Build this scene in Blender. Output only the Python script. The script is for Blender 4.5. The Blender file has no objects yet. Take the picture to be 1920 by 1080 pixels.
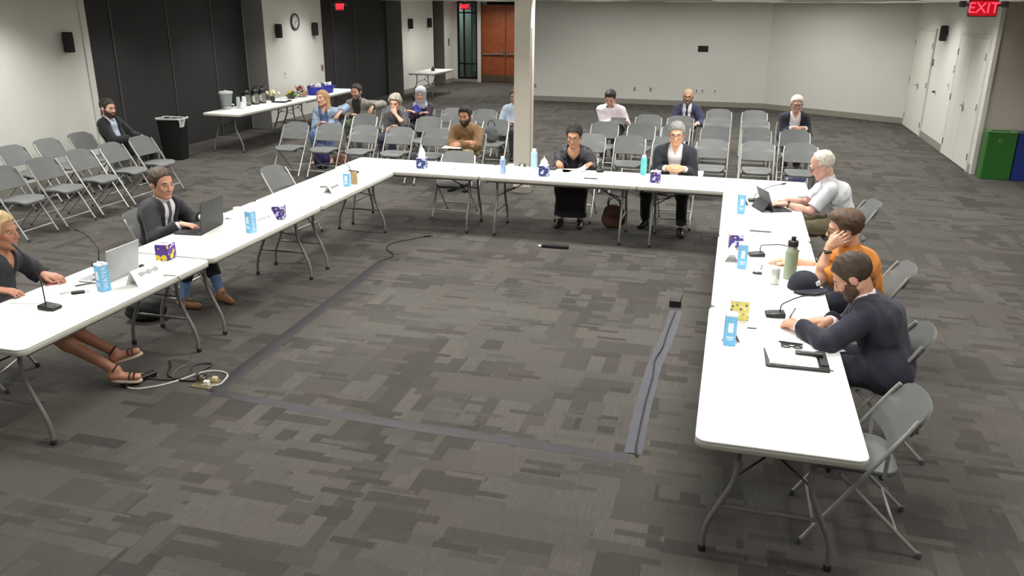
import bpy, bmesh, math, random
import numpy as np
from mathutils import Vector, Matrix

random.seed(7)
PI = math.pi
SC = bpy.context.scene
COL = SC.collection

# ------------------------------------------------------------------ camera
CAM_H = 2.607
F_PX, PITCH, ROLL, HEAD = 1530.0, 0.3347, 0.0072, math.radians(14.8)
cam_d = bpy.data.cameras.new('camera')
cam = bpy.data.objects.new('camera', cam_d)
COL.objects.link(cam)
cam_d.sensor_width = 36.0
cam_d.lens = F_PX / 1920.0 * 36.0
cam_d.clip_end = 200
_F = Vector((0, math.cos(PITCH), -math.sin(PITCH)))
_U = Vector((0, math.sin(PITCH), math.cos(PITCH)))
_R = Vector((1, 0, 0))
_R2 = _R * math.cos(ROLL) + _U * math.sin(ROLL)
_U2 = -_R * math.sin(ROLL) + _U * math.cos(ROLL)
_rz = Matrix.Rotation(HEAD, 3, 'Z')
_R2, _U2, _F = _rz @ _R2, _rz @ _U2, _rz @ _F
cam.matrix_world = Matrix(((_R2.x, _U2.x, -_F.x, 0), (_R2.y, _U2.y, -_F.y, 0),
                           (_R2.z, _U2.z, -_F.z, CAM_H), (0, 0, 0, 1)))
SC.camera = cam

# ------------------------------------------------------------------ world, exposure
w = bpy.data.worlds.new('world')
SC.world = w
w.use_nodes = True
w.node_tree.nodes['Background'].inputs[0].default_value = (0.03, 0.035, 0.04, 1)
w.node_tree.nodes['Background'].inputs[1].default_value = 1.0
vs = SC.view_settings
vs.view_transform = 'Standard'
vs.look = 'None'
vs.gamma = 1.0
vs.use_curve_mapping = False
vs.exposure = 0.0

# ------------------------------------------------------------------ ceiling lamps (positions; built with their fixtures below)
CEIL = 2.70
LAMP_POWER = 50.0
LAMPS = []      # x, y, share of the power, spread in degrees
for yy, kk in ((1.0, 0.30), (3.6, 0.62), (6.2, 1.0), (9.0, 1.05), (11.8, 1.0), (14.6, 0.95), (17.4, 0.85)):
    for xx in (-8.45, -5.6, -2.75, 0.1, 2.75):
        LAMPS.append((xx, yy, kk * (0.72 if xx < -8 else 0.74 if xx > 2 else 1.0), 134 if xx < -8 or (xx > 2 and yy > 13) else 146))
for xx in (-8.2, -5.6):
    LAMPS.append((xx, 20.2, 0.7, 140))
for xx in (-3.6, -1.2, 1.2):
    LAMPS.append((xx, 20.8, 0.72, 178))
LAMPS.append((2.4, 19.4, 0.6, 150))
LAMPS.append((-7.9, 24.4, 0.8, 140))
LAMPS.append((-7.7, 26.9, 0.8, 160))
for yy, kk in ((3.6, 0.35), (7.5, 0.4), (11.6, 1.5)):
    LAMPS.append((6.2, yy, kk, 150))

# ------------------------------------------------------------------ material helper
MATS = {}
def srgb(r, g, b):
    def f(c):
        c /= 255.0
        return c / 12.92 if c <= 0.04045 else ((c + 0.055) / 1.055) ** 2.4
    return (f(r), f(g), f(b))

def M(name, col=(128, 128, 128), rough=0.6, metal=0.0, var=0.06, scale=8.0, bump=0.0, bscale=60.0,
      emit=None, estr=0.0, trans=0.0, alpha=1.0, spec=0.5, sheen=0.0, coat=0.0):
    if name in MATS:
        return MATS[name]
    m = bpy.data.materials.new(name)
    m.use_nodes = True
    nt = m.node_tree
    b = nt.nodes['Principled BSDF']
    c = srgb(*col)
    b.inputs['Roughness'].default_value = rough
    b.inputs['Metallic'].default_value = metal
    b.inputs['Specular IOR Level'].default_value = spec
    if trans:
        b.inputs['Transmission Weight'].default_value = trans
    if alpha < 1:
        b.inputs['Alpha'].default_value = alpha
    if sheen:
        b.inputs['Sheen Weight'].default_value = sheen
    if coat:
        b.inputs['Coat Weight'].default_value = coat
    tc = nt.nodes.new('ShaderNodeTexCoord')
    nz = nt.nodes.new('ShaderNodeTexNoise')
    nz.inputs['Scale'].default_value = scale
    nz.inputs['Detail'].default_value = 3
    nt.links.new(tc.outputs['Object'], nz.inputs['Vector'])
    rp = nt.nodes.new('ShaderNodeValToRGB')
    rp.color_ramp.elements[0].position = 0.3
    rp.color_ramp.elements[1].position = 0.7
    rp.color_ramp.elements[0].color = (*[x * (1 - var) for x in c], 1)
    rp.color_ramp.elements[1].color = (*[min(1, x * (1 + var)) for x in c], 1)
    nt.links.new(nz.outputs['Fac'], rp.inputs['Fac'])
    nt.links.new(rp.outputs['Color'], b.inputs['Base Color'])
    if emit:
        b.inputs['Emission Color'].default_value = (*srgb(*emit), 1)
        b.inputs['Emission Strength'].default_value = estr
    if bump:
        n2 = nt.nodes.new('ShaderNodeTexNoise')
        n2.inputs['Scale'].default_value = bscale
        n2.inputs['Detail'].default_value = 2
        nt.links.new(tc.outputs['Object'], n2.inputs['Vector'])
        bp = nt.nodes.new('ShaderNodeBump')
        bp.inputs['Strength'].default_value = bump
        bp.inputs['Distance'].default_value = 0.01
        nt.links.new(n2.outputs['Fac'], bp.inputs['Height'])
        nt.links.new(bp.outputs['Normal'], b.inputs['Normal'])
    MATS[name] = m
    return m

# ------------------------------------------------------------------ mesh builder
class MB:
    def __init__(s):
        s.v = []
        s.f = []
    def add(s, vs_, fs_):
        o = len(s.v)
        s.v.extend([tuple(x) for x in vs_])
        s.f.extend([tuple(i + o for i in f) for f in fs_])
        return s
    def bm(s, b, mat=None):
        if mat is not None:
            bmesh.ops.transform(b, matrix=mat, verts=b.verts)
        b.verts.index_update()
        s.add([v.co[:] for v in b.verts], [[v.index for v in f.verts] for f in b.faces])
        b.free()
        return s
    def box(s, c, size, rot=(0, 0, 0), bev=0.0, seg=1):
        b = bmesh.new()
        bmesh.ops.create_cube(b, size=1.0)
        bmesh.ops.scale(b, vec=Vector(size), verts=b.verts)
        if bev:
            bmesh.ops.bevel(b, geom=list(b.edges), offset=bev, segments=seg, affect='EDGES', profile=0.5)
        from mathutils import Euler
        return s.bm(b, Matrix.Translation(Vector(c)) @ Euler(rot).to_matrix().to_4x4())
    def bar(s, a, b_, w_, h_, up=(0, 0, 1), bev=0.0):
        a = Vector(a); b_ = Vector(b_)
        d = b_ - a
        L = d.length
        z = d.normalized()
        u = Vector(up)
        if abs(u.dot(z)) > 0.98:
            u = Vector((0, 1, 0))
        x = u.cross(z).normalized()
        y = z.cross(x)
        bb = bmesh.new()
        bmesh.ops.create_cube(bb, size=1.0)
        bmesh.ops.scale(bb, vec=Vector((w_, h_, L)), verts=bb.verts)
        if bev:
            bmesh.ops.bevel(bb, geom=list(bb.edges), offset=bev, segments=1, affect='EDGES')
        m = Matrix((x, y, z)).transposed().to_4x4()
        m.translation = (a + b_) / 2
        return s.bm(bb, m)
    def tube(s, pts, r, n=8, cap=True, closed=False):
        P = [Vector(p) for p in pts]
        k = len(P)
        rr = r if isinstance(r, (list, tuple)) else [r] * k
        t0 = (P[1] - P[0]).normalized()
        u = Vector((0, 0, 1)) if abs(t0.z) < 0.9 else Vector((1, 0, 0))
        x = u.cross(t0).normalized()
        vs_ = []
        for i in range(k):
            if closed:
                t = (P[(i + 1) % k] - P[i - 1]).normalized()
            elif i == 0:
                t = t0
            elif i == k - 1:
                t = (P[-1] - P[-2]).normalized()
            else:
                t = ((P[i + 1] - P[i]).normalized() + (P[i] - P[i - 1]).normalized())
                t = t.normalized() if t.length > 1e-6 else (P[i + 1] - P[i]).normalized()
            x = (x - t * x.dot(t))
            x = x.normalized() if x.length > 1e-6 else t.orthogonal().normalized()
            y = t.cross(x)
            for j in range(n):
                a = 2 * PI * j / n
                vs_.append(P[i] + (x * math.cos(a) + y * math.sin(a)) * rr[i])
        fs_ = []
        rng = k if closed else k - 1
        for i in range(rng):
            i2 = (i + 1) % k
            for j in range(n):
                j2 = (j + 1) % n
                fs_.append((i * n + j, i * n + j2, i2 * n + j2, i2 * n + j))
        if cap and not closed:
            fs_.append(tuple(range(n))[::-1])
            fs_.append(tuple((k - 1) * n + j for j in range(n)))
        return s.add(vs_, fs_)
    def lathe(s, prof, c=(0, 0, 0), n=20):
        vs_ = []
        k = len(prof)
        for r, z in prof:
            for j in range(n):
                a = 2 * PI * j / n
                vs_.append((c[0] + r * math.cos(a), c[1] + r * math.sin(a), c[2] + z))
        fs_ = []
        for i in range(k - 1):
            for j in range(n):
                j2 = (j + 1) % n
                fs_.append((i * n + j, i * n + j2, (i + 1) * n + j2, (i + 1) * n + j))
        fs_.append(tuple(range(n))[::-1])
        fs_.append(tuple((k - 1) * n + j for j in range(n)))
        return s.add(vs_, fs_)
    def prism(s, out, z0, z1, bev=0.0, mat=None):
        b = bmesh.new()
        vb = [b.verts.new((x, y, z0)) for x, y in out]
        f = b.faces.new(vb)
        r = bmesh.ops.extrude_face_region(b, geom=[f])
        tv = [e for e in r['geom'] if isinstance(e, bmesh.types.BMVert)]
        bmesh.ops.translate(b, vec=(0, 0, z1 - z0), verts=tv)
        bmesh.ops.recalc_face_normals(b, faces=b.faces)
        if bev:
            ed = [e for e in b.edges if abs(e.verts[0].co.z - e.verts[1].co.z) < 1e-6]
            bmesh.ops.bevel(b, geom=ed, offset=bev, segments=2, affect='EDGES', profile=0.5)
        return s.bm(b, mat)
    def sphere(s, c, r, n=12, m=8, rot=None):
        if not isinstance(r, (tuple, list)):
            r = (r, r, r)
        b = bmesh.new()
        bmesh.ops.create_uvsphere(b, u_segments=n, v_segments=m, radius=1.0)
        mt = Matrix.Translation(Vector(c))
        if rot is not None:
            mt = mt @ rot.to_4x4()
        return s.bm(b, mt @ Matrix.Diagonal((*r, 1)))
    def surf(s, fn, nu, nv, th):
        """curved shell: fn(u,v)->(point, normal), thickness th"""
        A, B = [], []
        for j in range(nv + 1):
            for i in range(nu + 1):
                p, n_ = fn(i / nu, j / nv)
                p = Vector(p); n_ = Vector(n_).normalized()
                A.append(p + n_ * th / 2)
                B.append(p - n_ * th / 2)
        W_ = nu + 1
        o = len(A)
        fs_ = []
        for j in range(nv):
            for i in range(nu):
                q = (j * W_ + i, j * W_ + i + 1, (j + 1) * W_ + i + 1, (j + 1) * W_ + i)
                fs_.append(q)
                fs_.append(tuple(x + o for x in q[::-1]))
        for i in range(nu):
            fs_.append((i + 1, i, i + o, i + 1 + o))
            a = nv * W_ + i
            fs_.append((a, a + 1, a + 1 + o, a + o))
        for j in range(nv):
            a = j * W_
            fs_.append((a, a + W_, a + W_ + o, a + o))
            a = j * W_ + nu
            fs_.append((a + W_, a, a + o, a + W_ + o))
        return s.add(A + B, fs_)
    def mesh(s, name, smooth=True, ang=40):
        me = bpy.data.meshes.new(name)
        me.from_pydata(s.v, [], s.f)
        b = bmesh.new()
        b.from_mesh(me)
        bmesh.ops.recalc_face_normals(b, faces=b.faces)
        b.to_mesh(me)
        b.free()
        if smooth:
            me.polygons.foreach_set('use_smooth', [True] * len(me.polygons))
            try:
                me.set_sharp_from_angle(angle=math.radians(ang))
            except Exception:
                pass
        return me
    def build(s, name, mat, parent=None, smooth=True, ang=40):
        me = s.mesh(name, smooth, ang)
        me.materials.append(mat)
        o = bpy.data.objects.new(name, me)
        COL.objects.link(o)
        o.parent = parent
        return o

def obj_from(name, me, mat, parent=None):
    o = bpy.data.objects.new(name, me)
    if mat is not None and len(me.materials) == 0:
        me.materials.append(mat)
    COL.objects.link(o)
    o.parent = parent
    return o

def tag(o, label=None, cat=None, group=None, kind=None):
    if label: o['label'] = label
    if cat: o['category'] = cat
    if group: o['group'] = group
    if kind: o['kind'] = kind
    return o

def thing(name, label, cat, loc=(0, 0, 0), rz=0.0, group=None):
    o = bpy.data.objects.new(name, None)
    o.empty_display_size = 0.1
    COL.objects.link(o)
    o.location = loc
    o.rotation_euler = (0, 0, rz)
    return tag(o, label, cat, group)

def struct(name, mb, mat, parent=None, smooth=False):
    o = mb.build(name, mat, parent, smooth)
    if parent is None:
        o['kind'] = 'structure'
    return o

def struct_empty(name, loc=(0, 0, 0), rz=0.0):
    o = bpy.data.objects.new(name, None)
    COL.objects.link(o)
    o.location = loc
    o.rotation_euler = (0, 0, rz)
    o['kind'] = 'structure'
    return o

def dup(root, loc, rz, label, group=None):
    r = root.copy()
    COL.objects.link(r)
    r.location = loc
    r.rotation_euler = (0, 0, rz)
    r['label'] = label
    if group: r['group'] = group
    for ch in list(root.children):
        c = ch.copy()
        COL.objects.link(c)
        c.parent = r
        for g in list(ch.children):
            d = g.copy()
            COL.objects.link(d)
            d.parent = c
    return r

def rrect(w_, h_, r, n=5, cx=0, cy=0):
    out = []
    for (sx, sy, a0) in ((1, 1, 0), (-1, 1, 90), (-1, -1, 180), (1, -1, 270)):
        for i in range(n + 1):
            a = math.radians(a0 + 90 * i / n)
            out.append((cx + sx * (w_ / 2 - r) + r * math.cos(a), cy + sy * (h_ / 2 - r) + r * math.sin(a)))
    return out

def text_mesh(txt, size, depth=0.0008):
    cu = bpy.data.curves.new('lettering', 'FONT')
    cu.body = txt
    cu.size = size
    cu.extrude = depth
    cu.align_x = 'CENTER'
    cu.align_y = 'CENTER'
    o = bpy.data.objects.new('tmp_text', cu)
    COL.objects.link(o)
    dg = bpy.context.evaluated_depsgraph_get()
    me = bpy.data.meshes.new_from_object(o.evaluated_get(dg))
    bpy.data.objects.remove(o)
    bpy.data.curves.remove(cu)
    return me
# ================================================================== materials of the room
def carpet_material():
    m = bpy.data.materials.new('carpet')
    m.use_nodes = True
    nt = m.node_tree
    N, L = nt.nodes, nt.links
    b = N['Principled BSDF']
    b.inputs['Roughness'].default_value = 0.95
    b.inputs['Specular IOR Level'].default_value = 0.15
    tc = N.new('ShaderNodeTexCoord')
    def brick(w_, h_, rot, seedoff, off=0.5):
        mp = N.new('ShaderNodeMapping')
        mp.inputs['Rotation'].default_value = (0, 0, rot)
        mp.inputs['Location'].default_value = (seedoff, seedoff * 0.37, 0)
        L.new(tc.outputs['Object'], mp.inputs['Vector'])
        t = N.new('ShaderNodeTexBrick')
        t.inputs['Color1'].default_value = (0, 0, 0, 1)
        t.inputs['Color2'].default_value = (1, 1, 1, 1)
        t.inputs['Mortar'].default_value = (0.4, 0.4, 0.4, 1)
        t.inputs['Scale'].default_value = 1.0
        t.inputs['Mortar Size'].default_value = 0.0
        t.inputs['Brick Width'].default_value = w_
        t.inputs['Row Height'].default_value = h_
        t.offset = off
        L.new(mp.outputs['Vector'], t.inputs['Vector'])
        return t.outputs['Color']
    def mix(a, bb, f, mode='MIX'):
        x = N.new('ShaderNodeMix')
        x.data_type = 'RGBA'
        x.blend_type = mode
        if isinstance(f, float):
            x.inputs['Factor'].default_value = f
        else:
            L.new(f, x.inputs['Factor'])
        L.new(a, x.inputs['A'])
        L.new(bb, x.inputs['B'])
        return x.outputs['Result']
    def noise(scale, vec=None, detail=2.0, stretch=None):
        n_ = N.new('ShaderNodeTexNoise')
        n_.inputs['Scale'].default_value = scale
        n_.inputs['Detail'].default_value = detail
        if stretch:
            mp = N.new('ShaderNodeMapping')
            mp.inputs['Scale'].default_value = stretch
            L.new(tc.outputs['Object'], mp.inputs['Vector'])
            L.new(mp.outputs['Vector'], n_.inputs['Vector'])
        else:
            L.new(tc.outputs['Object'], n_.inputs['Vector'])
        return n_.outputs['Fac']
    bA = brick(0.92, 0.23, PI / 2, 0.0, 0.37)
    bB = brick(0.37, 0.10, 0.0, 3.1, 0.43)
    bC = brick(0.46, 0.115, PI / 2, 7.7, 0.3)
    bD = brick(0.26, 0.05, 0.0, 1.3, 0.61)
    bE = brick(0.80, 0.31, 0.0, 5.9, 0.27)
    def above(src, thr):
        g = N.new('ShaderNodeMath'); g.operation = 'GREATER_THAN'
        L.new(src, g.inputs[0]); g.inputs[1].default_value = thr
        return g.outputs[0]
    v = mix(bA, brick(0.69, 0.23, 0.0, 2.3, 0.41), above(brick(1.38, 0.69, 0.0, 9.1, 0.5), 0.52))
    v = mix(v, bC, above(brick(0.46, 0.115, PI / 2, 7.7, 0.3), 0.74))
    v = mix(v, bE, above(brick(0.80, 0.31, 0.0, 5.9, 0.27), 0.72))
    v = mix(v, bB, above(brick(0.37, 0.10, 0.0, 13.1, 0.43), 0.82))
    v = mix(v, bD, above(brick(0.26, 0.05, 0.0, 21.3, 0.61), 0.90))
    hlf = N.new('ShaderNodeRGB'); hlf.outputs[0].default_value = (0.5, 0.5, 0.5, 1)
    v = mix(v, hlf.outputs[0], 0.57)
    # fine rib of the loops
    s1 = noise(1.0, stretch=(140, 7, 1), detail=2.0)
    v = mix(v, s1, 0.22)
    s2 = noise(150.0, detail=2.0)
    v = mix(v, s2, 0.34)
    cr = N.new('ShaderNodeValToRGB')
    e = cr.color_ramp.elements
    e[0].position, e[0].color = 0.24, (*srgb(50, 47, 46), 1)
    e[1].position, e[1].color = 0.74, (*srgb(112, 108, 102), 1)
    k = e.new(0.46); k.color = (*srgb(73, 70, 67), 1)
    k = e.new(0.60); k.color = (*srgb(86, 83, 79), 1)
    L.new(v, cr.inputs['Fac'])
    # some pieces lean green or violet
    hue = brick(0.46, 0.23, 0.0, 11.3, 0.5)
    hr = N.new('ShaderNodeValToRGB')
    hr.color_ramp.elements[0].color = (1.0, 0.965, 0.95, 1)
    hr.color_ramp.elements[1].color = (0.93, 0.975, 0.95, 1)
    L.new(hue, hr.inputs['Fac'])
    out = mix(cr.outputs['Color'], hr.outputs['Color'], 1.0, 'MULTIPLY')
    L.new(out, b.inputs['Base Color'])
    bp = N.new('ShaderNodeBump')
    bp.inputs['Strength'].default_value = 0.35
    bp.inputs['Distance'].default_value = 0.004
    L.new(mix(s2, v, 0.4), bp.inputs['Height'])
    L.new(bp.outputs['Normal'], b.inputs['Normal'])
    return m
CARPET = carpet_material()
WALLP = M('painted_wall', (222, 221, 214), 0.85, var=0.02, scale=1.2, bump=0.05, bscale=120)
GREYP = M('grey_wall_paint', (128, 126, 122), 0.85, var=0.02, scale=1.5, bump=0.05, bscale=120)
TAUPE = M('taupe_wall_paint', (188, 177, 167), 0.85, var=0.03, scale=1.0, bump=0.05, bscale=120)
CEILM = M('ceiling_tile', (226, 224, 214), 0.9, var=0.03, scale=30, bump=0.1, bscale=200)
BASEM = M('baseboard_vinyl', (150, 145, 134), 0.6, var=0.03)
PARTM = M('partition_fabric', (52, 51, 52), 0.8, var=0.06, scale=4, bump=0.12, bscale=160)
PARTE = M('partition_edge', (78, 76, 76), 0.5, var=0.04)
TRIMM = M('trim_paint', (214, 212, 204), 0.6, var=0.02)
DOORM = M('closet_door_paint', (224, 222, 213), 0.55, var=0.015, scale=2)
BLACKP = M('black_plastic', (20, 20, 21), 0.45, var=0.1)
BLACKM = M('black_metal', (26, 26, 27), 0.4, 0.3, var=0.1)
CHROME = M('brushed_steel', (170, 168, 162), 0.3, 0.85, var=0.05, scale=30)
WOODD = M('stained_wood_door', (142, 72, 34), 0.45, var=0.18, scale=5)
KICKM = M('kick_plate', (104, 92, 74), 0.4, 0.5, var=0.1)
WHITEP = M('white_plastic', (228, 226, 220), 0.45, var=0.02)

XL, XR, YB, YF, Y0 = -9.66, 3.91, 23.33, 28.33, -4.0
XP = XL - 0.46     # face of the recessed partitions

def slab(name, x0, x1, y0, y1, z0, z1, mat, parent=None):
    return struct(name, MB().box(((x0 + x1) / 2, (y0 + y1) / 2, (z0 + z1) / 2), (x1 - x0, y1 - y0, z1 - z0)), mat, parent)

slab('floor', -13.5, 9.5, Y0 - 0.5, 33.0, -0.2, 0.0, CARPET)
CEILING = slab('ceiling', -13.5, 9.5, Y0 - 0.5, 33.0, CEIL, CEIL + 0.2, CEILM)
slab('wall_rear', -13.5, 9.5, Y0 - 0.4, Y0, 0, CEIL, WALLP)
slab('wall_left', XL - 0.2, XL, Y0, 10.86, 0, CEIL, WALLP)
slab('wall_left_middle', XL - 0.62, XL, 16.02, 18.60, 0, CEIL, WALLP)
slab('wall_left_far', XL - 0.62, XL, 23.60, 26.27, 0, CEIL, WALLP)
slab('wall_left_end', XL - 0.62, XL, 27.33, YF + 0.2, 0, CEIL, WALLP)
# grey painted returns on the ends that face the hall
slab('trim_1', XL - 0.45, XL + 0.002, 16.00, 16.02, 0, CEIL, GREYP)
slab('trim_2', XL - 0.45, XL + 0.002, 23.58, 23.60, 0, CEIL, GREYP)
slab('trim_3', XL - 0.55, XL + 0.002, 27.31, 27.33, 0, CEIL, GREYP)
slab('trim_4', XL - 0.55, XL + 0.015, 10.86, 10.98, 0, CEIL, TRIMM)
slab('trim_5', XL - 0.10, XL + 0.012, 26.27, 26.33, 0, CEIL, BLACKM)

# folding partitions, panel by panel
def partition(name, y0, y1, cuts, xf):
    r = struct_empty(name, (xf, y0, 0))
    ys = [y0] + cuts + [y1]
    for a, b in zip(ys[:-1], ys[1:]):
        MB().box((-0.05, (a + b) / 2 - y0, CEIL / 2), (0.1, b - a - 0.03, CEIL - 0.01), bev=0.006).build('panel', PARTM, r, False)
    for c in cuts:
        MB().box((0.004, c - y0, CEIL / 2), (0.03, 0.035, CEIL - 0.01), bev=0.006).build('edge_seal', PARTE, r, False)
    MB().box((-0.09, (y1 - y0) / 2, CEIL / 2), (0.02, y1 - y0, CEIL)).build('backing', BLACKM, r, False)
    return r
partition('wall_partition_near', 10.98, 16.0, [12.05, 13.50, 14.85], XP)
partition('wall_partition_far', 18.60, 23.58, [20.05, 21.35], XP)
partition('wall_partition_end', 26.27, 27.31, [], XP)

# back wall, slanted wall, closet wall, taupe wall, entrance wall
slab('wall_back', -5.95, 0.78, YB, YB + 0.2, 0, CEIL, WALLP)
def slant(name, p, q, th, z0, z1, mat):
    mb = MB()
    d = (Vector(q) - Vector(p)).normalized()
    n = Vector((-d.y, d.x))
    out = [p, q, (q[0] + n.x * th, q[1] + n.y * th), (p[0] + n.x * th, p[1] + n.y * th)]
    mb.prism(out, z0, z1)
    return struct(name, mb, mat)
slant('wall_back_slanted', (0.78, YB), (XR + 0.04, 21.22), 0.2, 0, CEIL, WALLP)
slab('wall_corridor_right', -5.95, -5.75, YB + 0.2, YF, 0, CEIL, WALLP)
slab('wall_right', XR, XR + 0.2, 14.95, 21.45, 0, CEIL, WALLP)
slab('wall_right_front', XR + 0.05, 9.5, 14.90, 14.95, 0, CEIL, TAUPE)
slab('wall_right_side', 9.3, 9.5, Y0, 14.9, 0, CEIL, WALLP)
slab('trim_6', XR - 0.012, XR + 0.05, 14.88, 14.98, 0, CEIL, TRIMM)
# entrance wall with the glazed sidelight and the wooden doors
slab('wall_far_left', XL - 0.62, -9.52, YF, YF + 0.2, 0, CEIL, WALLP)
slab('wall_far_sill', -9.52, -8.78, YF, YF + 0.2, 0, 0.10, WALLP)
slab('wall_far_right', -6.95, -5.75, YF, YF + 0.2, 0, CEIL, WALLP)
slab('trim_7', -8.79, -8.66, YF - 0.03, YF + 0.15, 0, CEIL, TRIMM)

# baseboards
BH = 0.135
slab('baseboard_left', XL, XL + 0.012, Y0, 10.86, 0, BH, BASEM)
slab('baseboard_left_middle', XL, XL + 0.012, 16.0, 18.6, 0, BH, BASEM)
slab('baseboard_left_far', XL, XL + 0.012, 23.58, 26.27, 0, BH, BASEM)
slab('baseboard_left_end', XL, XL + 0.012, 27.31, YF, 0, BH, BASEM)
slab('baseboard_back', -5.95, 0.79, YB - 0.012, YB, 0, BH, BASEM)
slant('baseboard_back_slanted', (0.775, YB - 0.013), (XR + 0.03, 21.21), 0.012, 0, BH, BASEM)
slab('baseboard_right', XR - 0.012, XR, 17.06, 19.13, 0, BH, BASEM)
slab('baseboard_right_end', XR - 0.014, XR, 14.98, 15.10, 0, BH, BASEM)
slab('baseboard_taupe', XR + 0.05, 9.3, 14.888, 14.9, 0, BH, BASEM)
slab('baseboard_far', -9.66, -8.79, YF - 0.012, YF, 0, 0.09, BASEM)

# pillar
p = struct_empty('wall_pillar', (-2.88, 11.42, 0))
MB().box((0, 0.06, CEIL / 2), (0.235, 0.235, CEIL), bev=0.012).build('shaft', M('pillar_paint', (224, 216, 203), 0.8, var=0.02), p, False)
MB().box((0.118, 0.0, CEIL / 2 - 0.2), (0.018, 0.03, CEIL - 0.4), bev=0.004).build('conduit', M('pillar_conduit', (188, 180, 162), 0.6), p, False)
MB().box((0, 0.06, 0.05), (0.25, 0.25, 0.1), bev=0.006).build('base_trim', BASEM, p, False)

# ------------------------------------------------------------------ closet double doors in the right wall
def closet_door(name, y0, y1):
    r = struct_empty(name, (XR, y0, 0))
    H = 2.13
    W_ = y1 - y0
    MB().box((-0.008, -0.03, H / 2), (0.05, 0.06, H)).build('jamb', TRIMM, r, False)
    MB().box((-0.008, W_ + 0.03, H / 2), (0.05, 0.06, H)).build('jamb', TRIMM, r, False)
    MB().box((-0.008, W_ / 2, H + 0.03), (0.05, W_ + 0.12, 0.06)).build('head', TRIMM, r, False)
    for i in range(2):
        c = W_ * (0.25 + 0.5 * i)
        lf = MB().box((-0.012, c, H / 2 + 0.004), (0.04, W_ / 2 - 0.012, H - 0.014), bev=0.003).build('door_leaf', DOORM, r, False)
        yh = 0.0 + 0.006 if i == 0 else W_ - 0.006
        for zh in (0.24, 1.05, 1.85):
            MB().tube([(-0.038, yh, zh - 0.055), (-0.038, yh, zh + 0.055)], 0.011, 8).build('hinge', CHROME, lf)
    h = MB()
    h.tube([(-0.03, W_ * 0.5 - 0.07, 1.0), (-0.085, W_ * 0.5 - 0.07, 1.0)], 0.016, 8)
    h.tube([(-0.085, W_ * 0.5 - 0.07, 1.0), (-0.085, W_ * 0.5 - 0.20, 1.0)], 0.011, 8)
    h.lathe([(0.001, 0), (0.03, 0), (0.03, 0.01), (0.001, 0.012)], n=14) if False else None
    h.box((-0.036, W_ * 0.5 - 0.07, 0.98), (0.01, 0.05, 0.16), bev=0.004)
    h.build('handle', CHROME, r)
    MB().box((-0.034, W_ * 0.5, H / 2), (0.006, 0.022, H - 0.02)).build('astragal', DOORM, r, False)
    return r
closet_door('door_1', 15.16, 17.0)
closet_door('door_2', 19.19, 21.02)

# sign plates, wall knob, switch on the closet wall
for y, z, nm in ((19.07, 1.53, 'dark room sign plate beside the farther pair of closet doors'),
                 (17.17, 1.52, 'dark room sign plate beside the nearer pair of closet doors')):
    t = thing('sign_plate', nm, 'sign', (XR, y, z), 0, 'closet sign plates')
    MB().box((-0.006, 0, 0), (0.012, 0.13, 0.13), bev=0.003).build('plate', M('sign_dark', (88, 84, 78), 0.5), t, False)
    MB().box((-0.014, 0, 0.015), (0.004, 0.07, 0.05)).build('symbol', M('sign_pale', (176, 172, 160), 0.5), t, False)
t = thing('wall_stop', 'small dark door stop on the wall between the closet doors', 'door stop', (XR, 18.43, 1.0))
MB().tube([(0, 0, 0), (-0.02, 0, 0)], 0.03, 12).build('plate', CHROME, t)
MB().tube([(-0.02, 0, 0), (-0.06, 0, 0)], 0.018, 12).build('bumper', BLACKP, t)
t = thing('light_switch', 'tall white switch plate left of the nearer closet doors', 'switch', (XR, 17.44, 1.21))
MB().box((-0.004, 0, 0), (0.008, 0.075, 0.16), bev=0.003).build('plate', WHITEP, t, False)
MB().box((-0.011, 0, 0), (0.008, 0.022, 0.05), bev=0.002).build('toggle', M('toggle_grey', (160, 156, 146), 0.5), t, False)

# ------------------------------------------------------------------ entrance: sidelight and wooden double door
wn = struct_empty('window_1', (-9.52, YF, 0.10))
Wd, Hd = 0.73, CEIL - 0.10
fr = MB()
fr.box((0.025, 0.04, Hd / 2), (0.05, 0.1, Hd)).box((Wd - 0.025, 0.04, Hd / 2), (0.05, 0.1, Hd))
fr.box((Wd / 2, 0.04, 0.03), (Wd, 0.1, 0.06)).box((Wd / 2, 0.04, Hd - 0.03), (Wd, 0.1, 0.06))
fr.build('window_frame', BLACKM, wn, False)
MB().box((0.235, 0.04, Hd / 2), (0.045, 0.08, Hd - 0.1)).build('mullion', BLACKM, wn, False)
MB().box((Wd / 2, 0.04, 0.52), (Wd - 0.08, 0.08, 0.045)).build('transom', BLACKM, wn, False)
MB().box((Wd / 2, 0.04, 2.22), (Wd - 0.08, 0.08, 0.045)).build('transom', BLACKM, wn, False)
GLASS = M('dark_glass', (150, 175, 168), 0.04, var=0.02, trans=0.92, spec=0.5)
for (x0, x1) in ((0.05, 0.213), (0.258, 0.68)):
    for (z0, z1) in ((0.06, 0.497), (0.543, 2.197), (2.243, Hd - 0.06)):
        MB().box(((x0 + x1) / 2, 0.04, (z0 + z1) / 2), (x1 - x0, 0.008, z1 - z0)).build('pane', GLASS, wn, False)
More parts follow.
